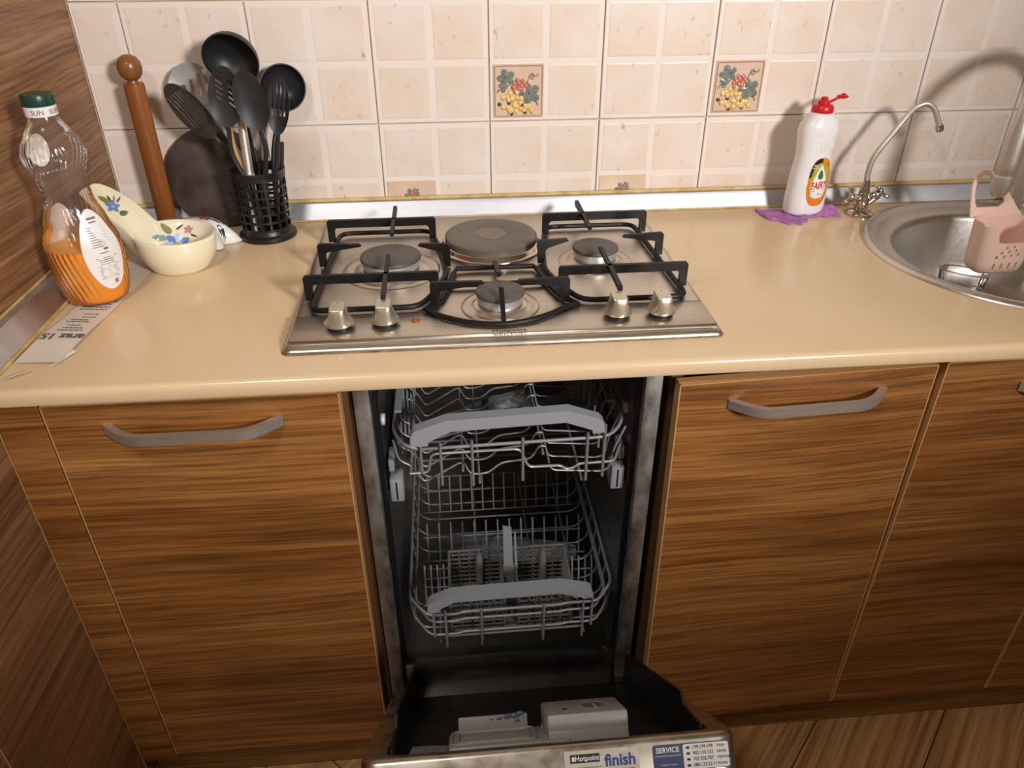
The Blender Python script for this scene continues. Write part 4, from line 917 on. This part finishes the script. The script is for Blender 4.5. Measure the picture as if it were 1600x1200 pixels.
# round dark board leaning on the wall
t = thing('round_board', 'round dark brown board leaning on the tiles behind the utensil holder', 'board', (.108, -.040, ZC+.0005))
t.rotation_euler = (math.radians(-11), 0, 0)
M_board = mottled('dark_board', (54, 42, 38), (76, 62, 56), .5, 0, 22, rough2=.65)
g = G(); rb = .0875
rings = [[(r*math.cos(2*PI*i/64), y, rb+r*math.sin(2*PI*i/64)) for i in range(64)] for r, y in ((.001, -.006), (rb-.004, -.006), (rb-.001, -.0045), (rb, -.002), (rb, .002), (rb-.001, .0045), (rb-.004, .006), (.001, .006))]
g.loft(rings); g.obj('board_disc', M_board, t, world=False, smooth=30)

# utensil holder
HX, HY = .1965, -.090
t = thing('utensil_holder', 'black plastic lattice utensil holder full of kitchen tools', 'holder', (HX, HY, ZC))
G().lathe([(.0485, .0005), (.0495, .003), (.0485, .008), (.0435, .0115), (.0415, .018), (.0395, .018), (.0395, .006), (.001, .006)], 48).obj('base', M_black, t, world=False)
def hr_(z): return .0400+.0035*(z/.115)
g = G()
for k in range(7): z = .020+.0145*k; rr_ = hr_(z); g.lathe([(rr_-.0016, z-.0019), (rr_+.0014, z-.0019), (rr_+.0014, z+.0019), (rr_-.0016, z+.0019), (rr_-.0016, z-.0019)], 48, cap0=False, cap1=False)
g.obj('ring_lattice', M_black, t, world=False)
for k in range(16):
    a_ = 2*PI*k/16; g = G(); ca, sa = math.cos(a_), math.sin(a_)
    rg = lambda z, r: [(r*ca-w_*sa, r*sa+w_*ca, z) for r, w_ in ((r-.0012, -.002), (r+.0012, -.002), (r+.0012, .002), (r-.0012, .002))]
    g.loft([rg(.012, hr_(.012)), rg(.112, hr_(.112))]); g.obj('lattice_bar', M_black, t, world=False)
G().lathe([(.0415, .106), (.0445, .106), (.0450, .114), (.0462, .1185), (.0450, .1200), (.0430, .118), (.0415, .106)], 48, cap0=False, cap1=False).obj('rim', M_black, t, world=False)

# utensils -- frame: z runs up the tool, y points to the rear
def frame(p0, p1, twist=0.0, tilt=0.0):
    z = (Vector(p1)-Vector(p0)).normalized(); y = Vector((0, 1, 0)); y = (y-z*y.dot(z)).normalized(); x = y.cross(z)
    M = Matrix((x, y, z)).transposed().to_4x4(); M = Matrix.Translation(p1) @ M @ Matrix.Rotation(twist, 4, 'Z') @ Matrix.Rotation(tilt, 4, 'X'); return M
def dish(a_, b_, depth, th=.0022, n=40, m=6, egg=0.0):
    """shallow oval bowl: centre at z=b_, hollow faces -y"""
    def pt(f_, ph, o_): 
        w_ = 1+egg*math.sin(ph); return (a_*f_*math.cos(ph)*w_, depth*(1-f_*f_)-depth+o_, b_+b_*f_*math.sin(ph))
    fr_ = [[pt(k/m if k else .01, 2*PI*i/n, 0) for i in range(n)] for k in range(m+1)]; bk = [[pt(k/m if k else .01, 2*PI*i/n, th) for i in range(n)] for k in range(m, -1, -1)]
    return fr_+bk
def tool(name, label, foot, neck, head, m_head, m_handle, r0=.0068, r1=.0050, mid=None, group='kitchen tools in the holder', cutters=None, twist=0, tilt=0, head_name='head'):
    t = thing(name, label, 'utensil', foot, 0, group); t.location = foot; ORG[t.name] = Vector(foot)
    pts = [Vector(foot)] + ([Vector(q) for q in mid] if mid else []) + [Vector(neck)]
    pth = smooth_path(pts, 5) if len(pts) > 2 else [pts[0].lerp(pts[1], k/4) for k in range(5)]
    n_ = len(pth); G().tube(pth, [r0+(r1-r0)*k/(n_-1) for k in range(n_)], 10, flat=(1, .7)).obj('handle', m_handle, t, smooth=60)
    if head:
        M = frame(pth[-2], pth[-1], twist, tilt); g = G(); g.loft(head); me = g.mesh(head_name, m_head, smooth=50)
        if cutters:
            c_ = G()
            for bxx in cutters:
                cc = Vector(((bxx[0]+bxx[1])/2, 0, (bxx[4]+bxx[5])/2)); c_.box(*bxx[:6], M=(Matrix.Translation(cc) @ Matrix.Rotation(bxx[6], 4, 'Y') @ Matrix.Translation(-cc)) if len(bxx) > 6 else None)
            me = boolean(me, c_.mesh('cut', m_head, smooth=0)); me.set_sharp_from_angle(angle=math.radians(50))
        me.transform(Matrix.Translation(-Vector(foot)) @ M); link(head_name, me, t)
    return t
def bowl3(r, th=.002, n=40, cut=1.0):
    """deep round ladle bowl, rim circle centred at z=r, opening to -y"""
    o_ = [[(q*math.cos(2*PI*i/n), r*.85*math.cos(math.asin(min(1, q/r)))*1.0, r+q*math.sin(2*PI*i/n)) for i in range(n)] for q in [r*math.sin(PI/2*k/8) if k else r*.01 for k in range(9)]]
    ri = r-th; i_ = [[(q*math.cos(2*PI*i/n), ri*.85*math.cos(math.asin(min(1, q/ri))), r+q*math.sin(2*PI*i/n)) for i in range(n)] for q in [ri*math.sin(PI/2*k/8) if k else ri*.01 for k in range(8, -1, -1)]]
    return o_+i_
Z0 = ZC+.008
M_nyl = mottled('black_nylon', (26, 27, 29), (36, 37, 39), .36, 0, 18, rough2=.5); M_nyl2 = mottled('brown_black_nylon', (44, 36, 34), (54, 45, 42), .4, 0, 18)
M_grn = mat('grey_nylon', (150, 148, 142), .4)
# big ladle
tool('ladle', 'large black ladle rising highest out of the utensil holder', (.196, -.074, Z0), (.186, -.064, 1.116), bowl3(.0445), M_nyl, M_nyl, mid=[(.190, -.072, 1.0)], tilt=.42, twist=-.12)
# small ladle at the right
tool('ladle', 'smaller round black ladle at the right of the holder', (.215, -.072, Z0), (.239, -.045, 1.072), bowl3(.0385), M_nyl, M_nyl, mid=[(.221, -.067, .995)], tilt=.15, twist=.35)
# grey pasta server
n_ = 40
def pasta_head(r=.037):
    R2 = []
    for f_ in (.02, .35, .7, .9, 1.0):
        R2.append([(r*f_*math.cos(2*PI*i/48), -.006+.012*(1-f_*f_), r+r*f_*math.sin(2*PI*i/48)) for i in range(48)])
    B2 = [[(x, y+.002, z) for x, y, z in q] for q in reversed(R2)]
    return R2+B2
tt = tool('pasta_server', 'pale grey plastic pasta server leaning left out of the holder', (.185, -.076, Z0), (.120, -.042, 1.082), pasta_head(), M_grn, M_grn, mid=[(.171, -.070, .995)], twist=.1, cutters=[(x_-.0042, x_+.0042, -.05, .05, .016, .050, .5) for x_ in (-.020, -.004, .012, .026)])
# brown slotted turner
sl = [(x_-.0010, x_+.0010, -.05, .05, .018, .078) for x_ in (-.0165, -.0115, -.0065, -.0015, .0035, .0085, .0135)]
tool('slotted_turner', 'dark brown slotted turner leaning far left out of the holder', (.188, -.086, Z0), (.138, -.090, 1.043), dish(.026, .051, .004), M_nyl2, M_nyl2, mid=[(.171, -.084, .985)], cutters=[(x_-.0010, x_+.0010, -.05, .05, .018, .086) for x_ in (-.0165, -.0110, -.0055, .0, .0055, .0110, .0165)], twist=-.25)
# slotted spoon, solid spoon, fork in front
sl = []
for k in range(6): z_ = .038+k*.0085; sl += [(-.0150, -.0035, -.05, .05, z_-.0012+.004, z_+.0012+.004), (.0030, .0155, -.05, .05, z_-.0012-.004, z_+.0012-.004)]
rot = .45
tool('slotted_spoon', 'black slotted spoon at the front left of the holder', (.196, -.118, Z0), (.1715, -.123, 1.066), dish(.0255, .0460, .007, egg=-.06), M_nyl, M_nyl, mid=[(.186, -.119, .965), (.1685, -.119, 1.020)], cutters=[(a_, b_, c_, d_, e_, f_, .62) for a_, b_, c_, d_, e_, f_ in sl], tilt=-.12)
tool('serving_spoon', 'solid black serving spoon beside the slotted spoon', (.204, -.112, Z0), (.2200, -.122, 1.060), dish(.0255, .0465, .008, egg=-.05), M_nyl, M_nyl, mid=[(.212, -.118, .965), (.2225, -.117, 1.025)], tilt=-.10, twist=.12)
tool('serving_fork', 'black serving fork with long tines at the right front of the holder', (.216, -.100, Z0), (.2440, -.106, 1.048), dish(.0175, .0450, .006), M_nyl, M_nyl, mid=[(.2265, -.104, .965), (.2370, -.104, 1.010)], cutters=[(x_-.0016, x_+.0016, -.05, .05, .030, .12) for x_ in (-.0095, -.0032, .0032, .0095)], tilt=-.08)
# metal handled and wooden tools, heads hidden
t = thing('steel_tool', 'kitchen tool with brushed steel handle in the middle of the holder', 'utensil', (.182, -.112, Z0), 0, 'kitchen tools in the holder')
G().tube([(.1815, -.111, Z0), (.1845, -.108, .940), (.1860, -.107, .985)], [.0075, .0082, .0090], 14).obj('grip', mat('pale_grip', (176, 176, 174), .4), t)
G().tube([(.1860, -.107, .985), (.1865, -.1065, .990), (.1880, -.103, 1.06), (.1895, -.098, 1.115)], [.0082, .0076, .0070, .0055], 14).obj('shaft', M_nickel, t)
t = thing('wooden_spatula', 'wooden tool handle showing between the black spoons', 'utensil', (.188, -.100, Z0), 0, 'kitchen tools in the holder')
G().tube([(.186, -.098, Z0), (.176, -.104, .985), (.170, -.108, 1.030), (.163, -.096, 1.095)], [.006, .0062, .0062, .0085], 12, flat=(1.1, .6)).obj('shaft', mat('beech_wood', (196, 150, 92), .5), t)
tool('whisk_handle', 'black tool handle at the right rear of the holder', (.222, -.085, Z0), (.2440, -.085, 1.030), None, M_nyl, M_nyl, mid=[(.234, -.086, .97)])

# ------------------------------------------------------------------ dish soap and cloth
M_cloth = mottled('purple_microfibre', (160, 98, 160), (182, 122, 178), .9, 0, 160, bmp=.6)
g = G(); NX, NY = 44, 22
def cloth(i, j):
    u_, v_ = i/NX, j/NY
    x = 1.103+.150*u_; y0 = -.092-.038*math.sin(min(1, u_*1.6)*PI)*(.9 if u_ < .62 else .5)-.004*math.sin(u_*40); y1 = -.047-.004*math.sin(u_*22)
    y = y0+(y1-y0)*v_
    lump = .013*math.exp(-((u_-.78)/.16)**2)*math.sin(PI*v_)**.6 + .006*math.exp(-((u_-.93)/.06)**2)
    wr = .0022*(math.sin(u_*34+v_*7)+math.sin(u_*19-v_*13+1))*.5+.0024*math.sin(v_*9+u_*11)
    z = .0026+max(0, wr)*(.35 if .32 < u_ < .78 and .35 < v_ else 1)+lump*(1 if u_ > .72 else .15)
    x += .022*(1-v_)*(.2 if u_ < .4 else -.1)
    return (x, y, ZC+z)
T_ = [[g.v(cloth(i, j)) for i in range(NX+1)] for j in range(NY+1)]; Bt = [[g.v((cloth(i, j)[0], cloth(i, j)[1], ZC+.0006)) for i in range(NX+1)] for j in range(NY+1)]
for j in range(NY):
    for i in range(NX): g.face((T_[j][i], T_[j][i+1], T_[j+1][i+1], T_[j+1][i])); g.face((Bt[j][i], Bt[j+1][i], Bt[j+1][i+1], Bt[j][i+1]))
for j in range(NY): g.face((T_[j][0], T_[j+1][0], Bt[j+1][0], Bt[j][0])); g.face((T_[j][NX], Bt[j][NX], Bt[j+1][NX], T_[j+1][NX]))
for i in range(NX): g.face((T_[0][i], Bt[0][i], Bt[0][i+1], T_[0][i+1])); g.face((T_[NY][i], T_[NY][i+1], Bt[NY][i+1], Bt[NY][i]))
o = g.obj('cleaning_cloth', M_cloth, smooth=80); tag(o, 'crumpled purple microfibre cloth under the dish soap bottle', 'cloth')
ds = thing('dish_soap_bottle', 'white dish soap bottle with open red flip cap standing on the purple cloth', 'bottle', (1.1865, -.068, ZC+.0045), math.radians(8))
DT = [(0, .0350, .0230), (.004, .0372, .0252), (.020, .0380, .0262), (.060, .0365, .0258), (.095, .0330, .0240), (.112, .0322, .0232), (.130, .0345, .0240), (.150, .0368, .0252), (.160, .0350, .0245), (.170, .0290, .0215), (.178, .0215, .0180), (.182, .0185, .0165)]
PP = 2.5
def dab(z): return interp(DT, z)
g = G(); zs = [0, .002, .004]+[.006+.004*i for i in range(44)]+[.182]
g.loft([superring(dab(z)[0], dab(z)[1], z, 64, PP) for z in zs]); g.obj('bottle_body', mat('soap_white', (232, 230, 230), .25), ds, world=False, smooth=60)
def dface(x, z, off=.0005):
    a_, b_ = dab(z); return Vector((x, -(b_*(max(0, 1-abs(x/a_)**PP))**(1/PP))-off, z))
g = G()
for k in range(6): x_ = -.004+k*.0055; g.tube([dface(x_+.004*f_, .138-.020*f_-abs(k-2)*.0015, -.0004) for f_ in (0, .25, .5, .75, 1)], [.0003, .0010, .0012, .0010, .0003], 6)
g.tube([dface(-.016+.044*f_, .139+.010*f_-.004*(1-f_)**2, -.0002) for f_ in [i/10 for i in range(11)]], .0009, 6)
g.obj('grip_rib', MATS['soap_white'], ds, world=False, smooth=60)
LX, LZ = .0065, .0620
def lface(off): return lambda u, v: dface(LX+u, LZ+v, off)
def lab_poly(pts, off, m, name, c=(0, 0)):
    f_ = lface(off); g = G(); R2 = [[f_(c[0]+(x-c[0])*k, c[1]+(z-c[1])*k) for x, z in pts] for k in (.02, .35, .7, 1)]
    g.loft(R2, cap0=True, cap1=False); g.obj(name, m, ds, world=False, smooth=80)
def label_outline(k=1.0, n=48):
    return [(k*.0220*math.copysign(abs(math.cos(t_))**.75, math.cos(t_))*1.08*(1 if math.sin(t_) < 0 else .96), k*.0440*math.copysign(abs(math.sin(t_))**.85, math.sin(t_))) for t_ in [2*PI*i/n for i in range(n)]]
lab_poly(label_outline(), .0005, mottled('label_orange', (226, 140, 40), (212, 110, 30), .4, 0, 60), 'label')
lab_poly([(x, z) for x, z in label_outline(.985) if x < .001 and z > .002]+[(.001, .020)], .0007, mat('label_black', (22, 26, 24), .4), 'label_corner', (-.010, .020))
lab_poly(label_outline(.80), .0008, mottled('label_green', (150, 160, 50), (214, 168, 50), .4, 0, 90), 'label_band')
lab_poly([(0, .033), (.005, .024), (.0125, .008), (.0155, -.006), (.0145, -.018), (.010, -.027), (0, -.031), (-.010, -.027), (-.0145, -.018), (-.0155, -.006), (-.0125, .008), (-.005, .024)], .0010, mat('label_white', (236, 236, 234), .35), 'label_drop')
lab_poly([(0, .024), (.003, .019), (.0052, .012), (.0045, .0075), (.0, .005), (-.0045, .0075), (-.0052, .012), (-.003, .019)], .0013, mat('drop_green', (62, 112, 42), .35), 'green_drop', (0, .012))
g = G(); put_text(g, 'FAIRY', .0190, lambda u, v: lface(.0014)(u, -.0060+v+u*.06), bold=.0004, sx=.62); g.obj('brand_text', mat('fairy_red', (206, 30, 44), .4), ds, world=False, smooth=0)
g = G()
for a_ in (((-.013, -.0158), (.012, -.0150)), ((-.001, -.0225), (.010, -.0218)), ((.000, -.0225), (.0015, -.0185))): g.tube([lface(.0013)(*a_[0]), lface(.0013)(*a_[1])], .0004, 5)
g.obj('label_line', M_ink, ds, world=False)
lab_poly([(-.0095+.0048*math.cos(t_), -.0225+.0042*math.sin(t_)) for t_ in [2*PI*i/16 for i in range(16)]], .0012, mat('plate_white', (224, 226, 232), .3), 'printed_plate', (-.0095, -.0225))
lab_poly([(.000+.0085*math.cos(t_), -.0330+.0042*math.sin(t_)) for t_ in [2*PI*i/16 for i in range(16)]], .0010, mat('printed_orange', (236, 120, 30), .4), 'printed_orange', (0, -.033))
g = G(); put_text(g, 'MAX', .0042, lambda u, v: lface(.0012)(-.0115+u, .0310+v), bold=.0001); put_text(g, 'POWER', .0036, lambda u, v: lface(.0012)(-.0120+u, .0265+v), bold=.0001); g.obj('corner_text', M_txt, ds, world=False, smooth=0)
M_redcap = mat('red_cap', (204, 28, 32), .3)
g = G(); g.lathe([(.0188, .1815), (.0192, .184), (.0188, .1905), (.0165, .194), (.0105, .1950), (.0100, .2010), (.0085, .2020), (.0060, .2020), (.0060, .2065), (.0035, .2075), (.0008, .2075)], 36); cp = g.obj('cap', M_redcap, ds, world=False, smooth=30)
g = G(); g.tube([(.008, 0, .1975), (.016, 0, .1995), (.024, 0, .2030), (.030, 0, .2055)], [.003, .0026, .0026, .003], 8); g.sphere((.0350, 0, .2060), .0088, 16, 8, (1.25, 1, .42)); g.lathe([(.0035, .2085), (.0035, .2110), (.001, .2112)], 12, (.0365, 0, 0)); g.obj('flip_lid', M_redcap, ds, world=False, smooth=50)
